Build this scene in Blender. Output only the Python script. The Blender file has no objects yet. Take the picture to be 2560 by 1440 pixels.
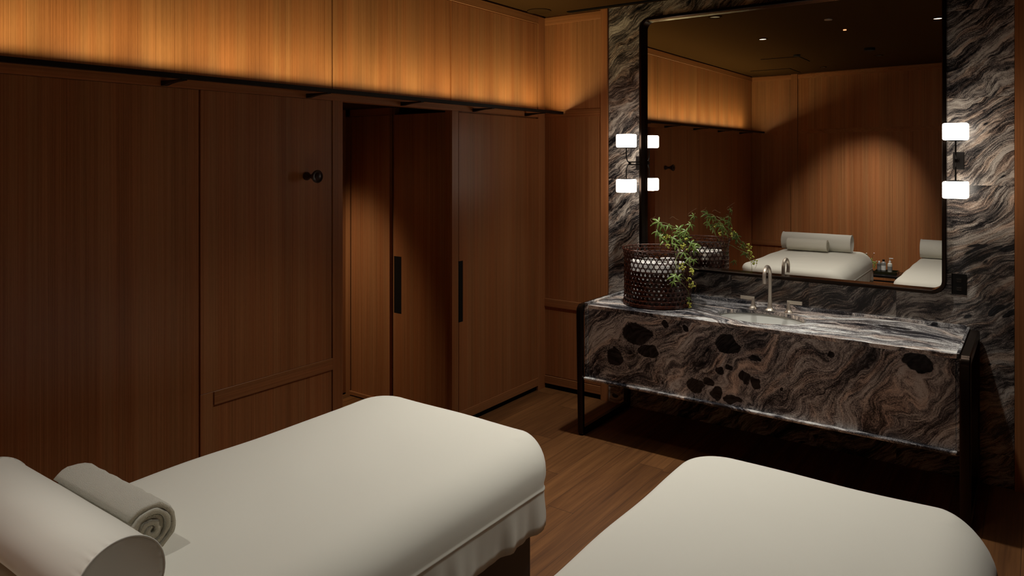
import bpy, bmesh, math, random
from mathutils import Vector, Matrix
random.seed(7)
S = bpy.context.scene
COL = S.collection
PI = math.pi

# ------------------------------------------------------------------ camera
CX, CY, CZ = 3.053, -4.672, 1.75
YAW = math.atan2(1310.0, 1819.0)
cam_d = bpy.data.cameras.new('camera')
cam_d.sensor_width = 36.0
cam_d.lens = 36.0 * 1819.0 / 2560.0
cam_d.shift_y = (397.0 - 720.0) / 2560.0
cam_d.clip_start = 0.02
cam = bpy.data.objects.new('camera', cam_d)
cam.location = (CX, CY, CZ)
cam.rotation_euler = (PI / 2, 0, YAW)
COL.objects.link(cam)
S.camera = cam

# ------------------------------------------------------------------ world, exposure
w = bpy.data.worlds.new('world')
S.world = w
w.use_nodes = True
w.node_tree.nodes['Background'].inputs[0].default_value = (1.0, 0.62, 0.38, 1)
w.node_tree.nodes['Background'].inputs[1].default_value = 0.0
S.view_settings.view_transform = 'Standard'
S.view_settings.look = 'None'
S.view_settings.gamma = 1.0
S.view_settings.use_curve_mapping = False
S.view_settings.exposure = 0.0
S.cycles.max_bounces = 8
S.cycles.diffuse_bounces = 4
S.cycles.glossy_bounces = 5
S.cycles.sample_clamp_indirect = 4.0
S.cycles.caustics_reflective = False
S.cycles.caustics_refractive = False

CEIL = 2.83
WARM = (1.0, 0.96, 0.88)
AMBER = (1.0, 0.83, 0.42)

# ------------------------------------------------------------------ lamps of the room
def spot(name, loc, target, power, size_deg, blend=1.0, radius=0.04, color=WARM):
    ld = bpy.data.lights.new(name, 'SPOT')
    ld.energy = power; ld.spot_size = math.radians(size_deg); ld.spot_blend = blend
    ld.shadow_soft_size = radius; ld.color = color
    o = bpy.data.objects.new(name, ld)
    o.location = loc
    d = Vector(target) - Vector(loc)
    o.rotation_euler = d.to_track_quat('-Z', 'Y').to_euler()
    COL.objects.link(o)
    return o

LAMPS = [
    # fixture x, y, aim, power, cone
    ('bed_foot', (1.051, -2.003), (1.48, -2.65, 0.0), 160, 90),
    ('second_bed', (2.441, -1.805), (2.35, -2.70, 0.0), 110, 94),
    ('head', (1.013, -4.451), (1.12, -4.25, 0.0), 46, 76),
    ('table', (1.718, -3.770), (1.25, -4.85, 0.80), 215, 56),
    ('vanity_a', (1.065, -0.755), (1.12, -0.60, 0.0), 110, 80),
    ('vanity_b', (2.300, -0.755), (2.28, -0.56, 0.0), 115, 66),
]
for nm, (x, y), tgt, p, cone in LAMPS:
    spot('downlight_lamp', (x, y, CEIL - 0.006), tgt, p, cone)
# lamp in the vestibule behind the opening
spot('vestibule_lamp', (-0.86, -1.80, 2.09), (-1.16, -1.10, 0.30), 72, 74, radius=0.12, color=(1.0, 0.84, 0.62))

BAR_X = 0.165
BAR_TOP = 2.100
y = -4.55
while y < -0.10:
    ld = bpy.data.lights.new('led_module', 'AREA')
    ld.shape = 'RECTANGLE'; ld.size = 0.010; ld.size_y = 0.08
    ld.energy = 1.08; ld.color = AMBER
    o = bpy.data.objects.new('led_module', ld)
    o.location = (BAR_X, y, BAR_TOP - 0.0035)
    o.rotation_euler = (PI, 0, 0)
    COL.objects.link(o)
    y += 0.31

# ================================================================== materials
def mat(name):
    m = bpy.data.materials.new(name); m.use_nodes = True
    nt = m.node_tree
    return m, nt, nt.nodes['Principled BSDF']

def N(nt, typ, **kw):
    n = nt.nodes.new(typ)
    for k, v in kw.items():
        if k.startswith('i_'):
            n.inputs[int(k[2:])].default_value = v
        else:
            setattr(n, k, v)
    return n

def ramp(nt, stops, interp='LINEAR'):
    r = nt.nodes.new('ShaderNodeValToRGB')
    r.color_ramp.interpolation = interp
    e = r.color_ramp.elements
    while len(e) < len(stops): e.new(0.5)
    for i, (p, c) in enumerate(stops):
        e[i].position = p
        e[i].color = (c[0], c[1], c[2], 1) if len(c) == 3 else c
    return r

def noise(nt, vec, scale, detail=2, rough=0.5, dist=0.0):
    n = nt.nodes.new('ShaderNodeTexNoise')
    n.inputs['Scale'].default_value = scale
    n.inputs['Detail'].default_value = detail
    n.inputs['Roughness'].default_value = rough
    n.inputs['Distortion'].default_value = dist
    nt.links.new(vec, n.inputs['Vector'])
    return n

def vscale(nt, vec, s):
    n = nt.nodes.new('ShaderNodeVectorMath'); n.operation = 'MULTIPLY'
    nt.links.new(vec, n.inputs[0]); n.inputs[1].default_value = s
    return n.outputs[0]

def vmath(nt, op, a, b):
    n = nt.nodes.new('ShaderNodeVectorMath'); n.operation = op
    for i, v in enumerate((a, b)):
        if hasattr(v, 'is_linked') or isinstance(v, bpy.types.NodeSocket): nt.links.new(v, n.inputs[i])
        else: n.inputs[i].default_value = v
    return n.outputs[0]

def mth(nt, op, a, b=None, c=None, clamp=False):
    n = nt.nodes.new('ShaderNodeMath'); n.operation = op; n.use_clamp = clamp
    for i, v in enumerate((a, b, c)):
        if v is None: continue
        if isinstance(v, bpy.types.NodeSocket): nt.links.new(v, n.inputs[i])
        else: n.inputs[i].default_value = v
    return n.outputs[0]

def mixc(nt, fac, a, b, blend='MIX'):
    n = nt.nodes.new('ShaderNodeMix'); n.data_type = 'RGBA'; n.blend_type = blend
    for idx, v in ((0, fac), (6, a), (7, b)):
        if isinstance(v, bpy.types.NodeSocket): nt.links.new(v, n.inputs[idx])
        else: n.inputs[idx].default_value = v if not isinstance(v, tuple) or len(v) != 3 else (*v, 1)
    return n.outputs[2]

def position(nt):
    return nt.nodes.new('ShaderNodeNewGeometry').outputs['Position']

def objcoord(nt):
    return nt.nodes.new('ShaderNodeTexCoord').outputs['Object']

def wood(name, axis='Z', dark=(0.220, 0.087, 0.029), light=(0.440, 0.190, 0.073), rough=0.42, seed=0.0, leafw=7.0):
    m, nt, b = mat(name)
    P = vmath(nt, 'ADD', position(nt), (seed, seed * 1.7, seed * 0.3))
    lo = 1.0
    def sc(f, l):
        v = [f, f, f]; v['XYZ'.index(axis)] = l
        return tuple(v)
    fine = noise(nt, vscale(nt, P, sc(200, 0.9)), 1.0, 3, 0.7)
    mid = noise(nt, vscale(nt, P, sc(38, 0.35)), 1.0, 2, 0.5)
    leaf = noise(nt, vscale(nt, P, sc(leafw, 0.08)), 1.0, 1, 0.5)
    fleck = noise(nt, vscale(nt, P, sc(420, 34)), 1.0, 1, 0.5)
    v = mth(nt, 'MULTIPLY', fine.outputs[0], 0.78)
    v = mth(nt, 'ADD', v, mth(nt, 'MULTIPLY', mid.outputs[0], 0.28))
    v = mth(nt, 'ADD', v, mth(nt, 'MULTIPLY', leaf.outputs[0], 0.36))
    v = mth(nt, 'ADD', v, mth(nt, 'MULTIPLY', fleck.outputs[0], 0.14))
    r = ramp(nt, [(0.56, dark), (0.76, tuple((a + c) / 2 for a, c in zip(dark, light))), (0.97, light)])
    nt.links.new(v, r.inputs[0])
    red = noise(nt, vscale(nt, P, sc(16, 0.2)), 1.0, 1)
    rr = ramp(nt, [(0.40, (1.0, 1.0, 1.0)), (0.62, (1.0, 0.88, 0.82))])
    nt.links.new(red.outputs[0], rr.inputs[0])
    c = mixc(nt, 1.0, r.outputs[0], rr.outputs[0], 'MULTIPLY')
    nt.links.new(c, b.inputs['Base Color'])
    b.inputs['Roughness'].default_value = rough
    b.inputs['Specular IOR Level'].default_value = 0.35
    bp = nt.nodes.new('ShaderNodeBump'); bp.inputs['Strength'].default_value = 0.08
    bp.inputs['Distance'].default_value = 0.001
    nt.links.new(v, bp.inputs['Height']); nt.links.new(bp.outputs[0], b.inputs['Normal'])
    return m

W_V = wood('walnut_vertical', 'Z')
W_Y = wood('walnut_rail_y', 'Y', seed=3.1, leafw=14)
W_X = wood('walnut_rail_x', 'X', seed=5.3, leafw=14)

def floor_mat():
    m, nt, b = mat('oiled_floor_boards')
    P = position(nt)
    sep = nt.nodes.new('ShaderNodeSeparateXYZ'); nt.links.new(P, sep.inputs[0])
    PW, PL = 0.150, 1.5
    ix = mth(nt, 'FLOOR', mth(nt, 'DIVIDE', sep.outputs[0], PW))
    wn = nt.nodes.new('ShaderNodeTexWhiteNoise'); wn.noise_dimensions = '1D'
    nt.links.new(ix, wn.inputs['W'])
    yy = mth(nt, 'ADD', mth(nt, 'DIVIDE', sep.outputs[1], PL), mth(nt, 'MULTIPLY', wn.outputs[0], 7.0))
    iy = mth(nt, 'FLOOR', yy)
    wn2 = nt.nodes.new('ShaderNodeTexWhiteNoise'); wn2.noise_dimensions = '2D'
    cb = nt.nodes.new('ShaderNodeCombineXYZ'); nt.links.new(ix, cb.inputs[0]); nt.links.new(iy, cb.inputs[1])
    nt.links.new(cb.outputs[0], wn2.inputs['Vector'])
    off = vscale(nt, wn2.outputs[1], (9, 9, 9))
    Q = vmath(nt, 'ADD', P, off)
    g1 = noise(nt, vscale(nt, Q, (70, 2.2, 70)), 1, 4, 0.6, 0.3)
    g2 = noise(nt, vscale(nt, Q, (13, 0.8, 13)), 1, 3, 0.5, 0.8)
    v = mth(nt, 'ADD', mth(nt, 'MULTIPLY', g1.outputs[0], 0.5), mth(nt, 'MULTIPLY', g2.outputs[0], 0.45))
    v = mth(nt, 'ADD', v, mth(nt, 'MULTIPLY', wn2.outputs[0], 0.16))
    r = ramp(nt, [(0.36, (0.075, 0.028, 0.008)), (0.55, (0.145, 0.058, 0.017)), (0.74, (0.235, 0.100, 0.031))])
    nt.links.new(v, r.inputs[0])
    fx = mth(nt, 'FRACT', mth(nt, 'DIVIDE', sep.outputs[0], PW))
    e1 = mth(nt, 'LESS_THAN', mth(nt, 'ABSOLUTE', mth(nt, 'SUBTRACT', fx, 0.5)), 0.493)
    e2 = mth(nt, 'LESS_THAN', mth(nt, 'ABSOLUTE', mth(nt, 'SUBTRACT', mth(nt, 'FRACT', yy), 0.5)), 0.4988)
    e = mth(nt, 'MULTIPLY', e1, e2)
    c = mixc(nt, e, (0.045, 0.018, 0.006), r.outputs[0])
    nt.links.new(c, b.inputs['Base Color'])
    b.inputs['Roughness'].default_value = 0.45
    bp = nt.nodes.new('ShaderNodeBump'); bp.inputs['Strength'].default_value = 0.12; bp.inputs['Distance'].default_value = 0.002
    nt.links.new(e, bp.inputs['Height']); nt.links.new(bp.outputs[0], b.inputs['Normal'])
    return m

def stone(name, rot=(0, -0.5, 0), tile=None, blobs=(), plane='XZ', gain=1.0, warm=1.0, rough=0.22, swirl=1.0, seed=0.0, blobamt=1.0, freq=1.0):
    """flow-banded granite: grey and rose bands with black clasts and crystal speckle"""
    m, nt, b = mat(name)
    P0 = position(nt)
    P = vmath(nt, 'ADD', P0, (seed, seed * 0.7, seed * 1.3))
    line = None
    if tile:
        sep = nt.nodes.new('ShaderNodeSeparateXYZ'); nt.links.new(P0, sep.inputs[0])
        u = mth(nt, 'DIVIDE', mth(nt, 'SUBTRACT', mth(nt, 'MINIMUM', sep.outputs[0], 2.70), tile[0]), tile[2])
        v = mth(nt, 'DIVIDE', mth(nt, 'SUBTRACT', sep.outputs[2], tile[1]), tile[3])
        cb = nt.nodes.new('ShaderNodeCombineXYZ')
        nt.links.new(mth(nt, 'FLOOR', u), cb.inputs[0]); nt.links.new(mth(nt, 'FLOOR', v), cb.inputs[1])
        wn = nt.nodes.new('ShaderNodeTexWhiteNoise'); wn.noise_dimensions = '2D'
        nt.links.new(cb.outputs[0], wn.inputs['Vector'])
        P = vmath(nt, 'ADD', P, vscale(nt, wn.outputs[1], (6, 6, 6)))
        a1 = mth(nt, 'LESS_THAN', mth(nt, 'ABSOLUTE', mth(nt, 'SUBTRACT', mth(nt, 'FRACT', u), 0.5)), 0.4986)
        a2 = mth(nt, 'LESS_THAN', mth(nt, 'ABSOLUTE', mth(nt, 'SUBTRACT', mth(nt, 'FRACT', v), 0.5)), 0.4986)
        line = mth(nt, 'MULTIPLY', a1, a2)
    if freq != 1.0: P = vscale(nt, P, (freq,) * 3)
    w1 = noise(nt, P, 1.35, 2, 0.5)
    P1 = vmath(nt, 'ADD', P, vscale(nt, vmath(nt, 'SUBTRACT', w1.outputs[1], (0.5, 0.5, 0.5)), (0.80 * swirl,) * 3))
    w2 = noise(nt, P1, 5.0, 2, 0.5)
    P2 = vmath(nt, 'ADD', P1, vscale(nt, vmath(nt, 'SUBTRACT', w2.outputs[1], (0.5, 0.5, 0.5)), (0.165 * swirl,) * 3))
    w3 = noise(nt, P2, 34, 3, 0.6)
    P3 = vmath(nt, 'ADD', P2, vscale(nt, vmath(nt, 'SUBTRACT', w3.outputs[1], (0.5, 0.5, 0.5)), (0.016,) * 3))
    mp = nt.nodes.new('ShaderNodeMapping'); mp.inputs['Rotation'].default_value = rot
    nt.links.new(P3, mp.inputs['Vector'])
    R = mp.outputs[0]
    broad = noise(nt, vscale(nt, R, (1.6, 1.6, 7)), 1, 3, 0.55)
    band = noise(nt, vscale(nt, R, (4, 4, 48)), 1, 4, 0.68)
    thin = noise(nt, vscale(nt, R, (16, 16, 190)), 1, 4, 0.75)
    gr = noise(nt, vscale(nt, P0, (1, 1, 1)), 210, 2, 0.75)
    fleck = noise(nt, vscale(nt, P0, (1, 1, 1)), 520, 1, 0.5)
    zone = noise(nt, P1, 3.2, 2, 0.5)
    spz = mth(nt, 'MULTIPLY', mth(nt, 'SUBTRACT', gr.outputs[0], 0.5), mth(nt, 'ADD', mth(nt, 'MULTIPLY', zone.outputs[0], 1.2), -0.10))
    v = mth(nt, 'MULTIPLY', band.outputs[0], 0.58)
    v = mth(nt, 'ADD', v, mth(nt, 'MULTIPLY', broad.outputs[0], 0.60))
    v = mth(nt, 'ADD', v, mth(nt, 'MULTIPLY', thin.outputs[0], 0.40))
    v = mth(nt, 'ADD', v, mth(nt, 'MULTIPLY', spz, 0.62))
    v = mth(nt, 'ADD', v, mth(nt, 'MULTIPLY', mth(nt, 'SUBTRACT', fleck.outputs[0], 0.5), 0.20))
    v = mth(nt, 'ADD', v, 0.055)
    g = gain
    def cc(r_, g_, b_): return (r_ * g * warm, g_ * g, b_ * g / warm)
    r = ramp(nt, [(0.685, cc(0.006, 0.0065, 0.009)), (0.755, cc(0.030, 0.030, 0.034)), (0.805, cc(0.090, 0.083, 0.083)),
                  (0.85, cc(0.185, 0.166, 0.158)), (0.905, cc(0.38, 0.35, 0.32)), (0.985, cc(0.64, 0.62, 0.58))])
    nt.links.new(v, r.inputs[0])
    col = r.outputs[0]
    # rosy feldspar drifts
    rose = noise(nt, vscale(nt, R, (2.2, 2.2, 15)), 1, 2, 0.5)
    rm = ramp(nt, [(0.50, (0, 0, 0)), (0.63, (1, 1, 1))]); nt.links.new(rose.outputs[0], rm.inputs[0])
    col = mixc(nt, mth(nt, 'MULTIPLY', rm.outputs[0], 0.5), col, mixc(nt, 1.0, col, (1.25, 0.92, 0.72), 'MULTIPLY'))
    # clasts
    cl = nt.nodes.new('ShaderNodeTexVoronoi'); cl.inputs['Scale'].default_value = 5.0
    nt.links.new(vscale(nt, R, (0.75, 0.75, 1.9)), cl.inputs['Vector'])
    cn = noise(nt, P, 1.9, 1)
    cr = mth(nt, 'MULTIPLY', mth(nt, 'SUBTRACT', cn.outputs[0], 0.50), 2.0 * blobamt)
    d = mth(nt, 'SUBTRACT', cl.outputs['Distance'], cr)
    mask = ramp(nt, [(0.0, (1, 1, 1)), (0.07, (0, 0, 0))]); nt.links.new(d, mask.inputs[0])
    mk = mask.outputs[0]
    if blobs:
        dmin = None
        pn = noise(nt, P0, 9, 3, 0.6)
        PB = vmath(nt, 'ADD', P0, vscale(nt, vmath(nt, 'SUBTRACT', pn.outputs[1], (0.5, 0.5, 0.5)), (0.085,) * 3))
        for (bx, bz, rx, rz) in blobs:
            q = vmath(nt, 'SUBTRACT', PB, (bx, 0, bz) if plane == 'XZ' else (bx, bz, 0))
            q = vmath(nt, 'MULTIPLY', q, (1 / rx, 0, 1 / rz) if plane == 'XZ' else (1 / rx, 1 / rz, 0))
            ln = nt.nodes.new('ShaderNodeVectorMath'); ln.operation = 'LENGTH'; nt.links.new(q, ln.inputs[0])
            dmin = ln.outputs['Value'] if dmin is None else mth(nt, 'MINIMUM', dmin, ln.outputs['Value'])
        bm_ = ramp(nt, [(0.90, (1, 1, 1)), (1.0, (0, 0, 0))]); nt.links.new(mth(nt, 'MULTIPLY', dmin, 0.92), bm_.inputs[0])
        halo = ramp(nt, [(0.44, (0, 0, 0)), (0.52, (1, 1, 1)), (0.95, (0, 0, 0))]); nt.links.new(mth(nt, 'MULTIPLY', dmin, 0.5), halo.inputs[0])
        spk = ramp(nt, [(0.46, (0, 0, 0)), (0.54, (1, 1, 1))]); nt.links.new(gr.outputs[0], spk.inputs[0])
        hm = mth(nt, 'MULTIPLY', mth(nt, 'MULTIPLY', halo.outputs[0], spk.outputs[0]), 0.95)
        col = mixc(nt, hm, col, cc(0.40, 0.37, 0.35))
        mk = mth(nt, 'MAXIMUM', mk, bm_.outputs[0])
    str_ = noise(nt, vscale(nt, R, (14, 14, 90)), 1, 2)
    bc = ramp(nt, [(0.35, (0.004, 0.004, 0.006)), (0.75, (0.045, 0.046, 0.052))]); nt.links.new(str_.outputs[0], bc.inputs[0])
    col = mixc(nt, mk, col, bc.outputs[0])
    if line is not None:
        col = mixc(nt, line, mixc(nt, 1.0, col, (0.45, 0.45, 0.45), 'MULTIPLY'), col)
    nt.links.new(col, b.inputs['Base Color'])
    b.inputs['Roughness'].default_value = rough
    b.inputs['Specular IOR Level'].default_value = 0.4
    return m

BLOBS = [(1.094, 0.69, 0.099, 0.065), (1.162, 0.597, 0.067, 0.034), (1.402, 0.764, 0.019, 0.019), (1.275, 0.77, 0.02, 0.03),
         (1.654, 0.709, 0.067, 0.05), (1.799, 0.662, 0.034, 0.015), (1.462, 0.443, 0.057, 0.046), (1.538, 0.48, 0.028, 0.028),
         (1.592, 0.422, 0.032, 0.041), (1.681, 0.405, 0.049, 0.025), (1.75, 0.54, 0.031, 0.024), (1.805, 0.528, 0.026, 0.025),
         (1.658, 0.577, 0.021, 0.018), (1.603, 0.555, 0.021, 0.016), (2.592, 0.76, 0.058, 0.043), (0.945, 0.534, 0.049, 0.059),
         (2.189, 0.735, 0.017, 0.019), (1.952, 0.505, 0.012, 0.013)]
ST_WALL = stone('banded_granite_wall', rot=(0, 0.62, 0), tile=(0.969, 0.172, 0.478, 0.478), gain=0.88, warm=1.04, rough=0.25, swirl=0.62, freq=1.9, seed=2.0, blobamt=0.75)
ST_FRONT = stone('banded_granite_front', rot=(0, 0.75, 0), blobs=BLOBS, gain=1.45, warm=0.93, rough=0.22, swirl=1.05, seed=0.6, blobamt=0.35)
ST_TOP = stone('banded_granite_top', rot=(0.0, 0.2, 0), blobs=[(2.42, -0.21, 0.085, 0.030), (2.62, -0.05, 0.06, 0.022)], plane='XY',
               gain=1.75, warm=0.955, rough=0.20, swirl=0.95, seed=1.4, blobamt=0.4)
# bands on the horizontal top run along x, thin across y
def retarget_top(m):
    for n in m.node_tree.nodes:
        if n.type == 'MAPPING':
            n.inputs['Rotation'].default_value = (PI / 2 - 0.1, 0.0, -0.35)
retarget_top(ST_TOP)

def plain(name, col, rough=0.5, metal=0.0, spec=0.5, emit=None, es=0.0):
    m, nt, b = mat(name)
    b.inputs['Base Color'].default_value = (*col, 1)
    b.inputs['Roughness'].default_value = rough
    b.inputs['Metallic'].default_value = metal
    b.inputs['Specular IOR Level'].default_value = spec
    if emit:
        b.inputs['Emission Color'].default_value = (*emit, 1)
        b.inputs['Emission Strength'].default_value = es
    return m

def fabric(name, col, bump=0.15, scale=900, wr=0.0, rough=0.85, dist=0.003):
    m, nt, b = mat(name)
    b.inputs['Base Color'].default_value = (*col, 1)
    b.inputs['Roughness'].default_value = rough
    b.inputs['Specular IOR Level'].default_value = 0.15
    try:
        b.inputs['Sheen Weight'].default_value = 0.12
    except Exception: pass
    P = position(nt)
    n = noise(nt, P, scale, 2, 0.6)
    h = n.outputs[0]
    if wr:
        n2 = noise(nt, P, 5.0, 3, 0.5)
        h = mth(nt, 'ADD', mth(nt, 'MULTIPLY', h, 0.15), mth(nt, 'MULTIPLY', n2.outputs[0], wr))
    bp = nt.nodes.new('ShaderNodeBump'); bp.inputs['Strength'].default_value = bump
    bp.inputs['Distance'].default_value = dist
    nt.links.new(h, bp.inputs['Height']); nt.links.new(bp.outputs[0], b.inputs['Normal'])
    return m

M_FLOOR = floor_mat()
M_CEIL = plain('brown_ceiling_paint', (0.060, 0.030, 0.011), 0.95, spec=0.0)
M_CEIL2 = plain('brown_ceiling_disc', (0.050, 0.026, 0.010), 0.9, spec=0.0)
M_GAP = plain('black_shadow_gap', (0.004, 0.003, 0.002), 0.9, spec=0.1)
M_SHEET = fabric('cotton_sheet', (0.70, 0.68, 0.60), 0.10, 1200, wr=0.8)
M_PILLOW = fabric('cotton_pillowcase', (0.68, 0.66, 0.59), 0.15, 1200, wr=1.0)
M_TERRY = fabric('terry_cloth', (0.90, 0.86, 0.74), 1.0, 620, dist=0.006)
M_TERRYIN = fabric('terry_cloth_ends', (0.80, 0.72, 0.56), 1.0, 620, dist=0.006)
M_WHITE = fabric('white_towel_cloth', (0.92, 0.90, 0.86), 0.4, 500)
M_BRONZE = plain('dark_bronze', (0.030, 0.019, 0.013), 0.30, 0.85)
M_BRONZE2 = plain('bronze_frame_polished', (0.022, 0.014, 0.010), 0.22, 0.9)
M_BLACK = plain('black_metal', (0.010, 0.008, 0.007), 0.45, 0.4)
M_BLACKM = plain('matt_black', (0.006, 0.005, 0.004), 0.7, spec=0.2)
M_NICKEL = plain('brushed_nickel', (0.72, 0.64, 0.54), 0.36, 0.8)
M_CERAMIC = plain('white_ceramic', (0.72, 0.72, 0.68), 0.12)
M_MIRROR = plain('mirror_silver', (0.90, 0.88, 0.85), 0.0, 1.0)
M_KNOB = plain('dark_turned_wood', (0.022, 0.008, 0.006), 0.35)
M_VINYL = plain('black_vinyl_base', (0.014, 0.012, 0.012), 0.4)
M_SHADE = plain('opal_glass_shade', (0.9, 0.88, 0.84), 0.4, emit=(1.0, 0.88, 0.74), es=11.0)
M_LENS = plain('downlight_lens', (0.8, 0.8, 0.8), 0.3, emit=(1.0, 0.88, 0.75), es=3.0)
M_LENSW = plain('downlight_reflector', (0.35, 0.33, 0.30), 0.3, 0.7)
M_LED = plain('led_strip', (1, 0.8, 0.5), 0.4, emit=AMBER, es=3.0)
M_STEM = plain('green_stem', (0.20, 0.24, 0.07), 0.6)
M_TENDRIL = plain('brown_tendril', (0.22, 0.12, 0.05), 0.7)
def leafmat():
    m, nt, b = mat('leaf_green')
    n = noise(nt, objcoord(nt), 60, 2)
    r = ramp(nt, [(0.3, (0.09, 0.17, 0.03)), (0.7, (0.30, 0.42, 0.10))])
    nt.links.new(n.outputs[0], r.inputs[0]); nt.links.new(r.outputs[0], b.inputs['Base Color'])
    b.inputs['Roughness'].default_value = 0.4
    return m
M_LEAF = leafmat()
M_BERRY = plain('green_berry', (0.55, 0.58, 0.10), 0.25)
def rattan(name, c1, c2):
    m, nt, b = mat(name)
    n = noise(nt, objcoord(nt), 45, 3)
    r = ramp(nt, [(0.35, c1), (0.7, c2)])
    nt.links.new(n.outputs[0], r.inputs[0]); nt.links.new(r.outputs[0], b.inputs['Base Color'])
    b.inputs['Roughness'].default_value = 0.28
    return m
M_RATTAN = rattan('lacquered_bamboo', (0.030, 0.008, 0.005), (0.12, 0.030, 0.014))
M_RATTAN2 = rattan('lacquered_bamboo_lining', (0.020, 0.006, 0.004), (0.075, 0.020, 0.010))
M_GLASSY = plain('dark_lacquer_tray', (0.020, 0.020, 0.010), 0.12)
M_LAQ = plain('black_lacquer', (0.008, 0.008, 0.009), 0.12)
M_BOT1 = plain('grey_bottle', (0.10, 0.10, 0.095), 0.3)
M_BOT2 = plain('grey_label_bottle', (0.22, 0.22, 0.21), 0.3)
M_BOTW = plain('white_bottle', (0.62, 0.62, 0.56), 0.3)
M_CAPW = plain('white_cap', (0.75, 0.75, 0.72), 0.3)
M_LABEL = plain('grey_print', (0.18, 0.18, 0.18), 0.5)
M_PETAL = plain('pink_petal', (0.65, 0.42, 0.38), 0.6)
M_TWIG = plain('dark_twig', (0.05, 0.035, 0.02), 0.7)
M_PIN = plain('socket_pins', (0.10, 0.08, 0.07), 0.35, 0.6)

# ================================================================== helpers
def link(name, bm, m, parent=None, smooth=False, base=None):
    me = bpy.data.meshes.new(name)
    o = bpy.data.objects.new(name, me)
    off = Vector((0, 0, 0))
    if parent is not None:
        off = getw(parent)
        o.parent = parent
    elif base is not None:
        off = Vector(base)
        o.location = off
    if off.length:
        bmesh.ops.translate(bm, verts=bm.verts, vec=-off)
    bmesh.ops.recalc_face_normals(bm, faces=bm.faces)
    bm.to_mesh(me); bm.free()
    ms = m if isinstance(m, (list, tuple)) else [m]
    for x in ms: me.materials.append(x)
    if smooth:
        for p in me.polygons: p.use_smooth = True
        if smooth != 'all':
            try:
                me.set_sharp_from_angle(angle=math.radians(38))
            except Exception: pass
    COL.objects.link(o)
    return o

def getw(o):
    v = Vector((0, 0, 0))
    while o is not None:
        v += o.location
        o = o.parent
    return v

def thing(name, label, cat, loc, group=None):
    o = bpy.data.objects.new(name, None); COL.objects.link(o)
    o.empty_display_size = 0.05
    o.location = loc
    return tag(o, label, cat, group)

def tag(o, label, cat, group=None):
    o['label'] = label; o['category'] = cat
    if group: o['group'] = group
    return o

def struct(name, bm, m, smooth=False, label=None):
    o = link(name, bm, m, smooth=smooth)
    o['kind'] = 'structure'
    o['category'] = name.split('_')[0]
    o['label'] = label or name.replace('_', ' ')
    return o

def relabel(o, **kw):
    for k, v in kw.items(): o[k] = v
    return o

def box(bm, x0, x1, y0, y1, z0, z1, bev=0.0, mi=0, seg=2):
    vs = [bm.verts.new((x, y, z)) for x in (x0, x1) for y in (y0, y1) for z in (z0, z1)]
    f = [(0, 1, 3, 2), (4, 6, 7, 5), (0, 4, 5, 1), (2, 3, 7, 6), (0, 2, 6, 4), (1, 5, 7, 3)]
    fs = [bm.faces.new([vs[i] for i in q]) for q in f]
    for q in fs: q.material_index = mi
    if bev:
        es = list({e for q in fs for e in q.edges})
        bmesh.ops.bevel(bm, geom=es, offset=bev, segments=seg, affect='EDGES', profile=0.5)
    return fs

def tube(bm, pts, r, n=10, cap=True, closed=False):
    pts = [Vector(p) for p in pts]
    rs = r if isinstance(r, (list, tuple)) else [r] * len(pts)
    rings = []
    ref = None
    L = len(pts)
    for i, p in enumerate(pts):
        if closed: t = (pts[(i + 1) % L] - pts[i - 1]).normalized()
        else: t = (pts[min(i + 1, L - 1)] - pts[max(i - 1, 0)]).normalized()
        if ref is None:
            ref = Vector((0, 0, 1)) if abs(t.z) < 0.9 else Vector((1, 0, 0))
        a = (ref - t * ref.dot(t)).normalized(); ref = a
        b = t.cross(a)
        rings.append([bm.verts.new(p + (a * math.cos(2 * PI * k / n) + b * math.sin(2 * PI * k / n)) * rs[i]) for k in range(n)])
    m_ = L if closed else L - 1
    for i in range(m_):
        A, B = rings[i], rings[(i + 1) % L]
        for k in range(n):
            bm.faces.new((A[k], A[(k + 1) % n], B[(k + 1) % n], B[k]))
    if cap and not closed:
        bm.faces.new(rings[0][::-1]); bm.faces.new(rings[-1])
    return rings

def lathe(bm, prof, c, n=48, axis='Z', cap0=True, cap1=True, mi=0):
    """prof: list of (radius, height) along axis from centre c"""
    c = Vector(c)
    rings = []
    for (r, h) in prof:
        ring = []
        for k in range(n):
            a = 2 * PI * k / n
            u, v = r * math.cos(a), r * math.sin(a)
            p = Vector((u, v, h)) if axis == 'Z' else (Vector((h, u, v)) if axis == 'X' else Vector((u, h, v)))
            ring.append(bm.verts.new(c + p))
        rings.append(ring)
    for A, B in zip(rings, rings[1:]):
        for k in range(n):
            f = bm.faces.new((A[k], A[(k + 1) % n], B[(k + 1) % n], B[k])); f.material_index = mi
    if cap0: bm.faces.new(rings[0][::-1]).material_index = mi
    if cap1: bm.faces.new(rings[-1]).material_index = mi
    return rings

def smoothpts(pts, n=6):
    """Catmull-Rom through pts"""
    P = [Vector(p) for p in pts]
    out = []
    for i in range(len(P) - 1):
        p0 = P[max(i - 1, 0)]; p1 = P[i]; p2 = P[i + 1]; p3 = P[min(i + 2, len(P) - 1)]
        for k in range(n):
            t = k / n
            out.append(0.5 * ((2 * p1) + (-p0 + p2) * t + (2 * p0 - 5 * p1 + 4 * p2 - p3) * t * t + (-p0 + 3 * p1 - 3 * p2 + p3) * t ** 3))
    out.append(P[-1])
    return out

def new(): return bmesh.new()

def copy_tree(o, parent=None):
    c = o.copy(); COL.objects.link(c)
    c.parent = parent
    for ch in list(o.children): copy_tree(ch, c)
    return c

# ================================================================== the room
XR = 4.40
YN = -5.03
# floor
bm = new(); box(bm, -1.3, XR + 0.1, -5.3, 0.15, -0.06, 0.0)
struct('floor', bm, M_FLOOR, label='brown oiled wooden board floor')
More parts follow.
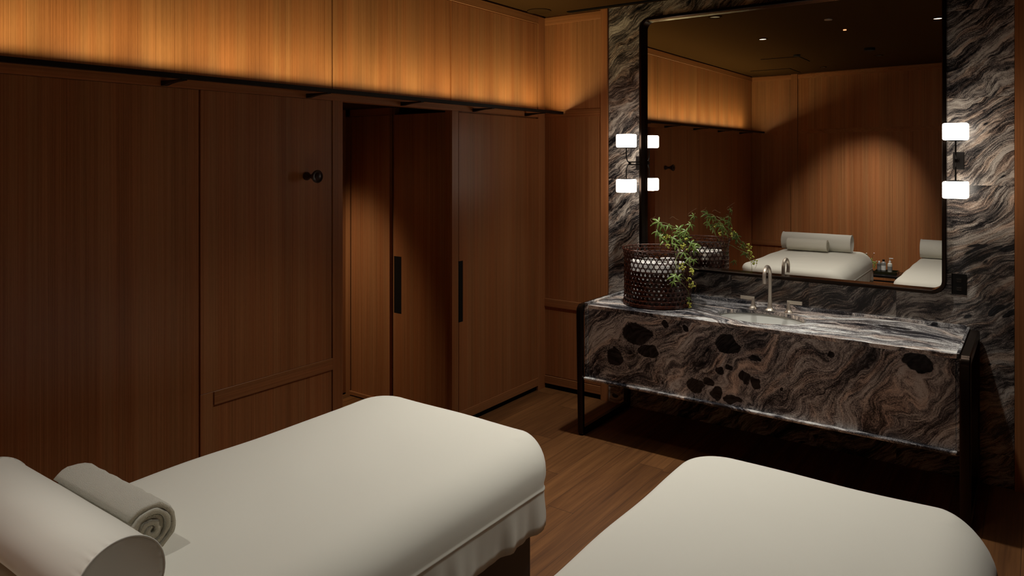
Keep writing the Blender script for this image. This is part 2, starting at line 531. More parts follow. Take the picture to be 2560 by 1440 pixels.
# ceiling, a shadow gap runs round its edge
bm = new(); box(bm, 0.012, XR, -5.3, -0.012, CEIL + 0.004, CEIL + 0.06)
struct('ceiling', bm, M_CEIL, label='dark brown painted ceiling')
bm = new(); box(bm, -0.12, XR + 0.1, -5.3, 0.12, CEIL + 0.05, CEIL + 0.10)
relabel(struct('trim_1', bm, M_GAP), label='black shadow gap above the wall panels')

# left wall: carcass behind the panels, with the opening left free
OY0, OY1, OZ = -2.004, -1.094, 2.062
bm = new()
box(bm, -0.058, -0.0205, -5.2, OY0, 0, CEIL + 0.02)
box(bm, -0.058, -0.0205, OY1, 0.0, 0, CEIL + 0.02)
box(bm, -0.058, -0.0205, OY0, OY1, OZ, CEIL + 0.02)
struct('wall_left', bm, W_V, label='dark walnut panelled wall with the lit band along its top')
TR = [2]
def trim(bm, m, label, bev=0.0):
    o = struct('trim_%d' % TR[0], bm, m, label=label)
    TR[0] += 1
    return o
def panel(y0, y1, z0, z1, x=0.0, g=0.0012):
    bm = new(); box(bm, x - 0.02, x, y0 + g, y1 - g, z0 + g, z1 - g, bev=0.0008, seg=1)
    return bm
RZ0, RZ1 = 2.062, 2.118     # horizontal rail that the light shelf hangs on
# upper zone panels
ups = [(-5.03, -2.073), (-2.073, -1.094), (-1.094, -0.097)]
for a, b_ in ups:
    trim(panel(a, b_, RZ1, 2.768, x=-0.004, g=0.003), W_V, 'upper walnut panel in the lit band')
for a, b_ in [(-2.081, -2.065), (-1.106, -1.090), ]:
    pass
# vertical slim lips at the joints
bm = new(); box(bm, -0.004, 0.002, -1.104, -1.092, RZ1, 2.83); trim(bm, W_V, 'slim walnut lip between upper panels')
bm = new(); box(bm, -0.02, 0.004, -5.03, -0.097, 2.768, 2.826, bev=0.001, seg=1)
trim(bm, W_Y, 'walnut rail under the ceiling on the left wall')
bm = new(); box(bm, -0.02, 0.0, -5.03, -0.097, RZ0, RZ1, bev=0.001, seg=1)
trim(bm, W_Y, 'walnut rail behind the light shelf')
bm = new(); box(bm, -0.02, 0.003, -0.097, 0.0, 0.0, 2.826, bev=0.001, seg=1)
trim(bm, W_V, 'walnut corner post')
bm = new(); box(bm, -0.02, 0.0, -1.094, -1.030, 0.0, RZ0, bev=0.001, seg=1)
trim(bm, W_V, 'walnut post between the opening and the closed door')
bm = new(); box(bm, -0.02, 0.0, -2.073, -2.004, 0.0, RZ0, bev=0.001, seg=1)
trim(bm, W_V, 'walnut post left of the opening')
# lower zone panels left
trim(panel(-5.03, -2.838, 0.0, RZ0, x=-0.004), W_V, 'large plain walnut wall panel')
trim(panel(-2.832, -2.078, 0.684, RZ0, x=-0.003), W_V, 'walnut panel carrying the peg')
trim(panel(-2.832, -2.078, 0.0, 0.684, x=-0.0032, g=0.0), W_V, 'low walnut panel beneath the dado rail')
bm = new(); box(bm, -0.002, 0.0015, -2.766, -2.074, 0.622, 0.684, bev=0.0008, seg=1)
trim(bm, W_Y, 'walnut dado rail on the left wall')

# opening: jambs, soffit and the vestibule behind
VX, VY0, VY1, VZ = -1.118, -2.7, -1.0, 2.112
bm = new()
box(bm, VX - 0.05, VX, VY0, VY1 + 0.05, 0.012, VZ)
struct('wall_vestibule_end', bm, W_V, label='lit walnut end wall seen through the opening')
bm = new(); box(bm, VX - 0.05, -0.06, VY0 - 0.05, VY0, 0, VZ); struct('wall_vestibule_side', bm, W_V, label='walnut side wall of the vestibule')
bm = new(); box(bm, VX - 0.05, -0.06, VY0, VY1 + 0.7, VZ, VZ + 0.04); struct('ceiling_vestibule', bm, M_CEIL, label='low vestibule ceiling')
bm = new()
box(bm, VX, -1.070, VY1, VY1 + 0.05, 0.0, VZ)
box(bm, -0.657, -0.640, VY1 + 0.03, VY1 + 0.08, 0.0, VZ)
struct('wall_vestibule_front', bm, W_V, label='walnut face beside the closet door')
bm = new(); box(bm, VX, -0.66, VY1, VY1 + 0.03, 2.062, VZ); trim(bm, W_X, 'walnut head rail in the vestibule')
bm = new(); box(bm, -1.058, -0.660, VY1 + 0.001, VY1 + 0.03, 0.036, 2.060, bev=0.001, seg=1); trim(bm, W_V, 'walnut vestibule panel')
bm = new(); box(bm, -1.066, -0.660, VY1 - 0.012, VY1 + 0.02, 0.008, 0.036, bev=0.002, seg=1); trim(bm, W_X, 'walnut base strip in the vestibule')
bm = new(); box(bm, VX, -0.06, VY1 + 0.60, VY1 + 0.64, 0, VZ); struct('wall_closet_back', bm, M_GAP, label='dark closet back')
bm = new(); box(bm, -0.124, -0.06, VY1, VY1 + 0.03, 0.0, OZ + 0.05); trim(bm, W_V, 'walnut strip right of the closet door')

# closet door standing slightly ajar
def door_leaf():
    d = bpy.data.objects.new('door_2', None); COL.objects.link(d)
    d['kind'] = 'structure'; d['category'] = 'door'; d['label'] = 'dark walnut closet door seen through the opening'
    d.location = (-0.130, VY1, 0)
    NW = 0.075; L = 0.505; H0, H1 = 0.02, 2.060
    bm = new()
    # leaf with an open pull notch along its free edge
    box(bm, -L + NW, 0, 0, 0.035, H0, H1)
    box(bm, -L, -L + NW, 0, 0.035, H0, 0.66)
    box(bm, -L, -L + NW, 0, 0.035, 1.062, H1)
    bmesh.ops.remove_doubles(bm, verts=bm.verts, dist=0.0001)
    me = bpy.data.meshes.new('leaf'); bm.to_mesh(me); bm.free(); me.materials.append(W_V)
    o = bpy.data.objects.new('door_panel', me); COL.objects.link(o); o.parent = d
    bm = new(); box(bm, -L - 0.001, -L + NW - 0.0003, 0.0015, 0.034, 0.6602, 1.0618)
    me = bpy.data.meshes.new('pull'); bm.to_mesh(me); bm.free(); me.materials.append(M_BLACKM)
    o = bpy.data.objects.new('pull_recess', me); COL.objects.link(o); o.parent = d
    o['label'] = 'black recessed pull'
    d.rotation_euler = (0, 0, -math.radians(2.2))
    return d
door_leaf()

# closed door right of the opening
d1 = bpy.data.objects.new('door_1', None); COL.objects.link(d1)
d1['kind'] = 'structure'; d1['category'] = 'door'; d1['label'] = 'closed flush walnut door with a black slot pull'
bm = new()
dy0, dy1 = -1.026, -0.095
hy1 = -0.984
box(bm, -0.03, 0.0, hy1, dy1, 0.098, 2.052)
box(bm, -0.03, 0.0, dy0, hy1, 0.098, 0.682)
box(bm, -0.03, 0.0, dy0, hy1, 1.082, 2.052)
bmesh.ops.remove_doubles(bm, verts=bm.verts, dist=0.0001)
link('door_panel', bm, W_V, d1)
bm = new(); box(bm, -0.028, -0.0015, dy0 + 0.0005, hy1 - 0.0003, 0.6822, 1.0818)
relabel(link('pull_recess', bm, M_BLACKM, d1), label='black slot pull')
bm = new(); box(bm, -0.03, 0.003, dy0, dy1, 0.036, 0.097, bev=0.0015, seg=1)
link('bottom_rail', bm, W_Y, d1)
bm = new(); box(bm, -0.035, -0.0305, -1.03, -0.10, 0, 2.06); struct('wall_left_backing', bm, M_GAP, label='dark backing behind the door')
bm = new(); box(bm, -0.022, -0.014, -1.03, -0.10, 0, 0.036)
struct('baseboard_left', bm, M_GAP, label='black toe recess under the closed door')

# far wall: narrow walnut panel, then stone
bm = new()
box(bm, -0.1, 0.547, 0.006, 0.10, 0, CEIL + 0.02)
struct('wall_far_corner', bm, W_V, label='narrow walnut panelled wall beside the stone')
bm = new(); box(bm, 0.001, 0.489, -0.004, 0.006, 2.118, 2.770); trim(bm, W_V, 'upper walnut panel beside the stone')
bm = new(); box(bm, 0.001, 0.489, -0.004, 0.006, 0.686, 2.060); trim(bm, W_V, 'tall walnut panel beside the stone')
bm = new(); box(bm, 0.001, 0.489, -0.002, 0.006, 0.10, 0.622); trim(bm, W_V, 'low walnut panel beside the vanity')
bm = new(); box(bm, 0.0, 0.489, -0.008, 0.006, 2.770, 2.826, bev=0.001, seg=1); trim(bm, W_X, 'walnut rail under the ceiling beside the stone')
bm = new(); box(bm, 0.0, 0.489, -0.008, 0.006, 2.060, 2.117, bev=0.001, seg=1); trim(bm, W_X, 'walnut cross rail beside the stone')
bm = new(); box(bm, 0.0, 0.489, -0.011, 0.006, 0.622, 0.685, bev=0.002, seg=1); trim(bm, W_X, 'walnut dado rail beside the vanity')
bm = new(); box(bm, 0.0, 0.489, -0.011, 0.006, 0.036, 0.095, bev=0.002, seg=1); trim(bm, W_X, 'walnut base rail beside the vanity')
bm = new(); box(bm, 0.489, 0.545, -0.013, 0.006, 0.0, 2.845, bev=0.001, seg=1); trim(bm, W_V, 'walnut stile against the stone')
bm = new(); box(bm, 0.0, 0.489, -0.002, 0.005, 0, 0.036)
struct('baseboard_far', bm, M_GAP, label='black toe recess in the corner')
bm = new(); box(bm, 0.549, 2.960, 0.0, 0.10, 0, CEIL + 0.05)
struct('wall_far', bm, ST_WALL, label='banded black and rose granite wall behind the vanity')
bm = new(); box(bm, 2.962, XR, -0.020, 0.10, 0, CEIL + 0.02)
struct('wall_far_right', bm, W_V, label='walnut wall right of the stone')

# right wall (out of view) and near wall
bm = new(); box(bm, XR, XR + 0.1, -5.2, 0.1, 0, CEIL + 0.02)
struct('wall_right', bm, W_V, label='plain walnut wall on the right')
def near_panel(pts, z0, z1, t=0.02, out=0.0):
    bm = new()
    f = [bm.verts.new((x, y + out, z)) for z in (z0, z1) for x, y in pts]
    bk = [bm.verts.new((x, y + out - t, z)) for z in (z0, z1) for x, y in pts]
    n = len(pts)
    for i in range(n - 1):
        bm.faces.new((f[i], f[i + 1], f[n + i + 1], f[n + i]))
        bm.faces.new((bk[i], bk[i + 1], bk[n + i + 1], bk[n + i]))
        bm.faces.new((f[i], f[i + 1], bk[i + 1], bk[i])); bm.faces.new((f[n + i], f[n + i + 1], bk[n + i + 1], bk[n + i]))
    bm.faces.new((f[0], f[n], bk[n], bk[0])); bm.faces.new((f[n - 1], f[2 * n - 1], bk[2 * n - 1], bk[n - 1]))
    return bm
def lerp(a, b, t): return a + (b - a) * t
arc = []
for i in range(15):
    t = i / 14
    x = lerp(0.585, 2.45, t)
    arc.append((x, -5.03 + 0.225 * (1 - (1 - t) ** 1.35)))
arc.append((XR, arc[-1][1]))
bm = near_panel([(-0.02, -5.036), (0.585, -5.036)] + arc[1:], 0, CEIL + 0.02, t=0.08)
struct('wall_near', bm, W_V, label='walnut wall behind the head of the massage tables')
trim(near_panel([(0.001, -5.03), (0.50, -5.03)], 2.118, 2.770, out=0.0), W_V, 'upper walnut panel on the near wall')
trim(near_panel([(0.001, -5.03), (0.50, -5.03)], 0.686, 2.060, out=0.0), W_V, 'walnut panel on the near wall')
trim(near_panel([(0.001, -5.03), (0.50, -5.03)], 2.770, 2.826, out=0.006), W_X, 'walnut top rail on the near wall')
trim(near_panel([(0.50, -5.03), (0.578, -5.03)], 0.0, 2.840, out=0.008), W_V, 'walnut stile on the near wall')
trim(near_panel([(0.0, -5.03), (0.50, -5.03)], 0.622, 0.685, out=0.008), W_X, 'walnut dado rail on the near wall')
trim(near_panel([(0.586, -5.028)] + arc[1:], 2.070, 2.128, out=0.006), W_X, 'walnut cross rail on the near wall')
trim(near_panel([(0.586, -5.028)] + arc[1:], 2.770, 2.826, out=0.006), W_X, 'walnut top rail on the curved near wall')

# ================================================================== light shelf
ls = thing('light_shelf', 'long thin black bar bracketed to the left wall, glowing amber upward', 'wall light', (0, -2.4, 2.06))
bm = new()
y0, y1 = -4.98, -0.022
bx = BAR_X
box(bm, bx - 0.0145, bx + 0.0145, y0, y1, 2.083, 2.093)
box(bm, bx - 0.0145, bx - 0.0125, y0, y1, 2.093, 2.1002)
box(bm, bx + 0.0125, bx + 0.0145, y0, y1, 2.093, 2.1030)
link('channel', bm, M_BLACK, ls)
bm = new(); box(bm, bx - 0.008, bx + 0.008, y0, y1, 2.093, 2.0945)
relabel(link('led_strip', bm, M_LED, ls), label='amber light strip')
for by in (-4.53, -3.76, -3.004, -2.237, -1.55, -0.872, -0.261):
    bm = new()
    pts = [(0.0, 2.064), (0.0, 2.086), (bx, 2.0835), (bx, 2.078), (0.10, 2.076), (0.05, 2.071), (0.02, 2.065)]
    va = [bm.verts.new((x, by - 0.012, z)) for x, z in pts]; vb = [bm.verts.new((x, by + 0.012, z)) for x, z in pts]
    bm.faces.new(va); bm.faces.new(vb[::-1])
    for i in range(len(pts)):
        j = (i + 1) % len(pts); bm.faces.new((va[i], va[j], vb[j], vb[i]))
    link('bracket', bm, M_BLACK, ls)

# ================================================================== wall peg
pg = thing('wall_peg', 'dark turned wooden peg on the left wall panel', 'hook', (0, -2.247, 1.64))
bm = new()
lathe(bm, [(0.019, 0.0), (0.0215, 0.004), (0.0215, 0.012), (0.017, 0.022), (0.011, 0.034), (0.010, 0.042), (0.013, 0.054), (0.020, 0.066), (0.027, 0.078)],
      (-0.005, -2.247, 1.66), 40, 'X', cap1=False)
link('stem', bm, M_KNOB, pg, smooth=True)
bm = new()
lathe(bm, [(0.027, 0.078), (0.033, 0.088), (0.0335, 0.094), (0.030, 0.0985), (0.020, 0.095), (0.004, 0.102)], (-0.005, -2.247, 1.66), 40, 'X')
link('head', bm, M_KNOB, pg, smooth=True)

# ================================================================== vanity
VT = 0.826
va = thing('vanity', 'long granite vanity with dark bronze loop frames, against the stone wall', 'vanity', (1.75, -0.33, 0))
x0, x1, yf = 0.756, 2.748, -0.660
# countertop with the oval cut-out
def top_slab():
    bm = new()
    n = 72
    ex, ey, ax, ay = 1.745, -0.362, 0.252, 0.180
    inner = [(ex + ax * math.cos(2 * PI * k / n), ey + ay * math.sin(2 * PI * k / n)) for k in range(n)]
    X0, X1, Y0, Y1 = x0, x1, yf, -0.001
    outer = []
    for k in range(n):
        c, s = math.cos(2 * PI * k / n), math.sin(2 * PI * k / n)
        tx = ((X1 - ex) if c > 0 else (X0 - ex)) / c if abs(c) > 1e-6 else 1e9
        ty = ((Y1 - ey) if s > 0 else (Y0 - ey)) / s if abs(s) > 1e-6 else 1e9
        t = min(tx, ty); outer.append((ex + c * t, ey + s * t))
    # snap the nearest samples to the four corners
    for cx, cy in ((X0, Y0), (X0, Y1), (X1, Y0), (X1, Y1)):
        k = min(range(n), key=lambda i: (outer[i][0] - cx) ** 2 + (outer[i][1] - cy) ** 2)
        outer[k] = (cx, cy)
    z1, z0 = VT, VT - 0.020
    it = [bm.verts.new((*p, z1)) for p in inner]; ot = [bm.verts.new((*p, z1)) for p in outer]
    ib = [bm.verts.new((*p, z0)) for p in inner]; ob = [bm.verts.new((*p, z0)) for p in outer]
    for k in range(n):
        j = (k + 1) % n
        bm.faces.new((it[k], it[j], ot[j], ot[k])); bm.faces.new((ib[k], ib[j], ob[j], ob[k]))
        bm.faces.new((it[k], it[j], ib[j], ib[k])); bm.faces.new((ot[k], ot[j], ob[j], ob[k]))
    return bm
link('countertop', top_slab(), ST_TOP, va)
bm = new(); box(bm, x0 + 0.002, x1 - 0.002, yf, yf + 0.02, 0.372, VT - 0.0205, bev=0.001, seg=1)
link('front_panel', bm, ST_FRONT, va)
bm = new()
box(bm, x0 - 0.022, x1 + 0.004, yf - 0.022, yf + 0.018, 0.354, 0.3715, bev=0.005)
relabel(link('bottom_edge', bm, ST_TOP, va), label='thin lit stone strip along the lower edge')
bm = new(); box(bm, x0 + 0.01, x1 - 0.01, yf + 0.021, -0.003, 0.356, 0.380)
link('bottom_panel', bm, ST_FRONT, va)
for s, xa, xb in ((0, x0 - 0.024, x0 - 0.0005), (1, x1 + 0.0005, x1 + 0.014)):
    bm = new(); box(bm, xa, xb, yf - 0.004, -0.003, 0.372, VT + (0.014 if s == 0 else 0.007), bev=0.002)
    link('side_panel', bm, ST_FRONT, va)
bm = new(); box(bm, x0, x1, -0.022, -0.002, VT + 0.0005, VT + 0.016, bev=0.001)
relabel(link('upstand', bm, ST_TOP, va), label='low stone lip along the wall')
# loop frames
def loop_frame(xc, w, name='loop_frame'):
    bm = new()
    def ring(inset, rad):
        ya, yb, za, zb = -0.708 + inset, -0.012 - inset, 0.0 + inset, 0.831 - inset
        pts = []
        for (cy, cz, a0) in ((ya + rad, zb - rad, 90), (ya + rad, za + rad * 0.5, 180), (yb - rad * 0.5, za + rad * 0.5, 270), (yb - rad, zb - rad, 0)):
            rr = rad if a0 in (90, 0) else rad * 0.5
            for k in range(9):
                a = math.radians(a0 + 90 * k / 8)
                pts.append((cy + rr * math.cos(a), cz + rr * math.sin(a)))
        return pts
    o_, i_ = ring(0, 0.045), ring(0.045, 0.012)
    def vv(pts, x): return [bm.verts.new((x, y, z)) for y, z in pts]
    bv = 0.006
    o2, i2 = ring(bv, 0.040), ring(0.045 - bv, 0.016)
    L = [vv(i_, xc - w + bv), vv(o_, xc - w + bv), vv(o_, xc + w - bv), vv(i_, xc + w - bv)]
    A = [vv(i2, xc - w), vv(o2, xc - w), vv(o2, xc + w), vv(i2, xc + w)]
    n = len(o_)
    def strip(a, b):
        for k in range(n):
            j = (k + 1) % n; bm.faces.new((a[k], a[j], b[j], b[k]))
    strip(A[0], A[1]); strip(A[1], L[1]); strip(L[1], L[2]); strip(L[2], A[2]); strip(A[2], A[3]); strip(A[3], L[3]); strip(L[3], L[0]); strip(L[0], A[0])
    return bm
link('loop_frame', loop_frame(0.7130, 0.0185), M_BRONZE, va, smooth=True)
link('loop_frame', loop_frame(2.7855, 0.0225), M_BRONZE, va, smooth=True)

# basin
bm = new()
prof = [(1.03, 0.0), (1.0, -0.004), (0.985, -0.02), (0.95, -0.05), (0.86, -0.09), (0.65, -0.122), (0.35, -0.135), (0.08, -0.138)]
n = 64; rings = []
for r, h in prof:
    rings.append([bm.verts.new((1.745 + 0.258 * r * math.cos(2 * PI * k / n), -0.362 + 0.186 * r * math.sin(2 * PI * k / n), VT - 0.0205 + h)) for k in range(n)])
for A, B in zip(rings, rings[1:]):
    for k in range(n): bm.faces.new((A[k], A[(k + 1) % n], B[(k + 1) % n], B[k]))
bm.faces.new(rings[-1])
bs = thing('sink', 'white oval undermount sink set into the granite top', 'sink', (1.745, -0.362, VT - 0.16))
link('basin', bm, M_CERAMIC, bs, smooth='all')
bm = new(); lathe(bm, [(0.022, 0.0), (0.022, 0.003), (0.016, 0.004), (0.004, 0.003)], (1.745, -0.362, VT - 0.159), 24)
relabel(link('drain', bm, M_NICKEL, bs, smooth=True), label='metal drain')

# faucet: gooseneck spout and two lever handles
fc = thing('faucet', 'brushed nickel gooseneck faucet with two flat lever handles behind the sink', 'faucet', (1.737, -0.154, VT))
bm = new()
lathe(bm, [(0.030, 0.0), (0.0295, 0.003), (0.021, 0.010), (0.0155, 0.022), (0.0128, 0.040), (0.0118, 0.060)], (1.737, -0.154, VT), 32)
link('spout_base', bm, M_NICKEL, fc, smooth=True)
bm = new()
pts = [(1.737, -0.154, VT + 0.055), (1.737, -0.154, VT + 0.12), (1.737, -0.154, VT + 0.205)]
R_ = 0.058
for k in range(1, 15):
    a = PI * k / 14 * 1.05
    pts.append((1.737, -0.154 - R_ + R_ * math.cos(a), VT + 0.215 + R_ * math.sin(a)))
e = Vector(pts[-1]); pts.append(tuple(e + Vector((0, 0.004, -0.026))))
tube(bm, pts, 0.0108, 16)
link('spout', bm, M_NICKEL, fc, smooth=True)
for hx, sgn in ((1.634, -1), (1.846, 1)):
    h = bpy.data.objects.new('handle', None)
    bm = new()
    lathe(bm, [(0.027, 0.0), (0.0265, 0.003), (0.019, 0.010), (0.0125, 0.024), (0.0098, 0.042), (0.0092, 0.062), (0.0085, 0.0635)], (hx, -0.150, VT), 32)
    ho = link('handle', bm, M_NICKEL, fc, smooth=True)
    bm = new()
    xa, xb = (hx - 0.0085, hx + 0.078) if sgn > 0 else (hx - 0.078, hx + 0.0085)
    box(bm, xa, xb, -0.1565, -0.1435, VT + 0.052, VT + 0.072, bev=0.0015)
    link('lever', bm, M_NICKEL, ho)

# ================================================================== mirror
mr = thing('mirror', 'tall rounded bronze framed mirror over the vanity', 'mirror', (1.74, 0, 1.0))
MX0, MX1, MZ0, MZ1 = 0.816, 2.656, 1.003, 2.727
def rr_pts(x0, x1, z0, z1, r, n=10):
    P = []
    for cx, cz, a0 in ((x1 - r, z1 - r, 0), (x0 + r, z1 - r, 90), (x0 + r, z0 + r, 180), (x1 - r, z0 + r, 270)):
        for k in range(n + 1):
            a = math.radians(a0 + 90 * k / n); P.append((cx + r * math.cos(a), cz + r * math.sin(a)))
    return P
bm = new()
fw = 0.022; FD = -0.060
out = rr_pts(MX0, MX1, MZ0, MZ1, 0.075); out2 = rr_pts(MX0 + .004, MX1 - .004, MZ0 + .004, MZ1 - .004, 0.071)
inn = rr_pts(MX0 + fw, MX1 - fw, MZ0 + fw, MZ1 - fw, 0.055); inn2 = rr_pts(MX0 + fw - .004, MX1 - fw + .004, MZ0 + fw - .004, MZ1 - fw + .004, 0.059)
ly = [[bm.verts.new((x, -0.002, z)) for x, z in out], [bm.verts.new((x, FD + .004, z)) for x, z in out],
      [bm.verts.new((x, FD, z)) for x, z in out2], [bm.verts.new((x, FD, z)) for x, z in inn2],
      [bm.verts.new((x, FD + .004, z)) for x, z in inn], [bm.verts.new((x, -0.002, z)) for x, z in inn]]
for A, B in zip(ly, ly[1:] + ly[:1]):
    for k in range(len(A)): bm.faces.new((A[k], A[(k + 1) % len(A)], B[(k + 1) % len(A)], B[k]))
link('frame', bm, M_BRONZE2, mr, smooth=True)
bm = new()
g = rr_pts(MX0 + fw - .001, MX1 - fw + .001, MZ0 + fw - .001, MZ1 - fw + .001, 0.056)
a = [bm.verts.new((x, -0.010, z)) for x, z in g]; b2 = [bm.verts.new((x, -0.004, z)) for x, z in g]
bm.faces.new(a); bm.faces.new(b2[::-1])
for k in range(len(a)): bm.faces.new((a[k], a[(k + 1) % len(a)], b2[(k + 1) % len(a)], b2[k]))
link('mirror_glass', bm, M_MIRROR, mr)

# ================================================================== sconces
def sconce(px, sx, label, zo=0.0):
    t = thing('wall_sconce', label, 'wall lamp', (px, 0, 1.52), 'twin shade wall lamps flanking the mirror')
    bm = new(); box(bm, px - 0.026, px + 0.026, -0.014, -0.0005, 1.690 + zo, 1.788 + zo, bev=0.002)
    link('back_plate', bm, M_BLACK, t)
    bm = new()
    Y = -0.190
    for s in (1, -1):
        zc = 1.739 + zo
        pts = [(px, -0.012, zc + s * 0.009), (px, -0.10, zc + s * 0.009), (sx, Y + 0.030, zc + s * 0.010), (sx, Y + 0.008, zc + s * 0.028), (sx, Y, zc + s * 0.050), (sx, Y, zc + s * 0.112)]
        tube(bm, smoothpts(pts, 5), 0.0042, 10)
    box(bm, px - 0.008, px + 0.008, -0.165, -0.150, 1.728 + zo, 1.750 + zo, bev=0.002)
    link('arm', bm, M_BLACK, t, smooth=True)
    for zc, s in ((1.893, 1), (1.586, -1)):
        bm = new()
        h_ = 0.0445; zc += zo
        box(bm, sx - 0.058, sx + 0.058, Y - 0.046, Y + 0.046, zc - h_, zc + h_, bev=0.010, seg=4)
        link('lamp_shade', bm, M_SHADE, t, smooth=True)
        bm = new()
        lathe(bm, [(0.030, -s * (h_ + 0.006)), (0.046, -s * (h_ + 0.0005))], (sx, Y, zc), 32)
        link('shade_holder', bm, M_BLACK, t, smooth=True)
        ld = bpy.data.lights.new('sconce_bulb', 'POINT'); ld.energy = 1.1; ld.shadow_soft_size = 0.05; ld.color = (1.0, 0.78, 0.55)
    return t
sconce(0.796, 0.786, 'black wall lamp with two glowing white shades left of the mirror', -0.020)
sconce(2.709, 2.709, 'black wall lamp with two glowing white shades right of the mirror')

# power outlet
ol = thing('power_outlet', 'black double socket plate on the stone beside the mirror', 'outlet', (2.711, 0, 1.006))
bm = new(); box(bm, 2.675, 2.747, -0.006, -0.0005, 1.006, 1.119, bev=0.0015)
link('plate', bm, M_BLACKM, ol)
for zc in (1.083, 1.037):
    bm = new(); box(bm, 2.697, 2.725, -0.0075, -0.0055, zc - 0.011, zc + 0.011, bev=0.001)
    so = link('socket', bm, M_BLACK, ol)
    for dz in (-0.006, 0.006):
        bm = new(); box(bm, 2.703, 2.709, -0.0082, -0.0074, zc + dz - 0.0012, zc + dz + 0.0012); box(bm, 2.713, 2.719, -0.0082, -0.0074, zc + dz - 0.0012, zc + dz + 0.0012)
        link('slot', bm, M_PIN, so)

# ================================================================== basket
BC = (1.09, -0.36); BR = 0.208; BH = 0.352; BZ = VT
def ribbon(bm, pts, normals, w, t, updirs):
    prev = None
    for p, nrm, up in zip(pts, normals, updirs):
        a = p + up * w + nrm * t; b = p - up * w + nrm * t; c = p - up * w - nrm * t; d = p + up * w - nrm * t
        cur = [bm.verts.new(v) for v in (a, b, c, d)]
        if prev:
            for k in range(4): bm.faces.new((prev[k], prev[(k + 1) % 4], cur[(k + 1) % 4], cur[k]))
        else: bm.faces.new(cur[::-1])
        prev = cur
    bm.faces.new(prev)
def weave(radius_f, z0, z1, na, wd, step, phase=0.0, slope=None):
    bm = new()
    rowh = step
    nz = int(round((z1 - z0) / rowh))
    hd = (2 * PI / na)
    for s in (1, -1):
        for i in range(na):
            a0 = phase + hd * (i + (0.25 if s > 0 else 0.75))
            pts, ns, us = [], [], []
            tot = (z1 - z0)
            K = 26
            dang = s * hd * 0.5 * (tot / rowh)
            for k in range(K + 1):
                t = k / K; ang = a0 + dang * t; z = z0 + tot * t
                r = radius_f((z - BZ) / BH) + 0.0012 * s * math.sin(k * 2.2 + i)
                n_ = Vector((math.cos(ang), math.sin(ang), 0))
                tg = Vector((-math.sin(ang), math.cos(ang), 0))
                p = Vector((BC[0], BC[1], 0)) + n_ * r + Vector((0, 0, z))
                dirv = (tg * (dang * r) + Vector((0, 0, tot))).normalized()
                up = dirv.cross(n_)
                pts.append(p); ns.append(n_); us.append(up)
            ribbon(bm, pts, ns, wd, 0.0009, us)
    for j in range(1, nz):
        z = z0 + rowh * j
        K = 96
        inn, prev0 = None, None
        rings = []
        for k in range(K):
            ang = 2 * PI * k / K
            r = radius_f((z - BZ) / BH) + 0.0008
            n_ = Vector((math.cos(ang), math.sin(ang), 0)); p = Vector((BC[0], BC[1], z)) + n_ * r
            up = Vector((0, 0, 1))
            rings.append([bm.verts.new(p + up * wd * 1.0 + n_ * .001), bm.verts.new(p - up * wd * 1.0 + n_ * .001), bm.verts.new(p - up * wd * 1.0 - n_ * .001), bm.verts.new(p + up * wd * 1.0 - n_ * .001)])
        for k in range(K):
            A, B = rings[k], rings[(k + 1) % K]
            for q in range(4): bm.faces.new((A[q], A[(q + 1) % 4], B[(q + 1) % 4], B[q]))
    return bm
def rf(t):
    return BR + 0.010 * max(0, (t - 0.86) / 0.14) ** 1.5 + 0.006 * max(0, (0.14 - t) / 0.14)
bk = thing('basket', 'dark red-brown open hexagon weave bamboo basket holding white cloth and a vine', 'basket', (BC[0], BC[1], BZ))
link('outer_weave', weave(rf, BZ + 0.02, BZ + BH - 0.008, 38, 0.0028, 0.0285), M_RATTAN, bk)
link('inner_weave', weave(lambda t: BR - 0.012, BZ + 0.008, BZ + 0.215, 44, 0.0055, 0.0230, phase=0.05), M_RATTAN2, bk)
def hoop(z, r, th, name, hh=None):
    bm = new()
    K = 120
    for q in range(-1, 2) if hh else (0,):
        pts = [(BC[0] + r * math.cos(2 * PI * k / K), BC[1] + r * math.sin(2 * PI * k / K), z + (hh or 0) * q) for k in range(K)]
        tube(bm, pts, th, 8, closed=True)
    # wrapped binding
    for k in range(0, K, 3):
        a = 2 * PI * k / K
        c = Vector((BC[0] + r * math.cos(a), BC[1] + r * math.sin(a), z)); n_ = Vector((math.cos(a), math.sin(a), 0)); tg = Vector((-n_.y, n_.x, 0))
        rh = (hh or 0) + th + 0.001
        P = [c + n_ * (th + .0012) * math.cos(b) + Vector((0, 0, 1)) * rh * math.sin(b) + tg * 0.004 * math.sin(b) for b in [PI * 2 * q / 8 for q in range(8)]]
        tube(bm, P, 0.0016, 5, closed=True)
    return link(name, bm, M_RATTAN, bk, smooth=True)
hoop(BZ + BH, rf(1.0), 0.0042, 'rim')
hoop(BZ + BH - 0.040, rf(0.88), 0.0026, 'hoop')
hoop(BZ + 0.0140, BR + 0.003, 0.0040, 'base_band', hh=0.0065)
hoop(BZ + BH - 0.020, rf(0.94), 0.0022, 'hoop')
hoop(BZ + 0.045, BR + 0.001, 0.0024, 'hoop')
hoop(BZ + 0.225, BR + 0.0005, 0.0024, 'hoop')
bm = new(); lathe(bm, [(0.0, 0.0), (BR - 0.006, 0.0), (BR - 0.006, 0.006), (0.0, 0.006)][1:3], (BC[0], BC[1], BZ + 0.004), 48)
link('bottom', bm, M_RATTAN2, bk)
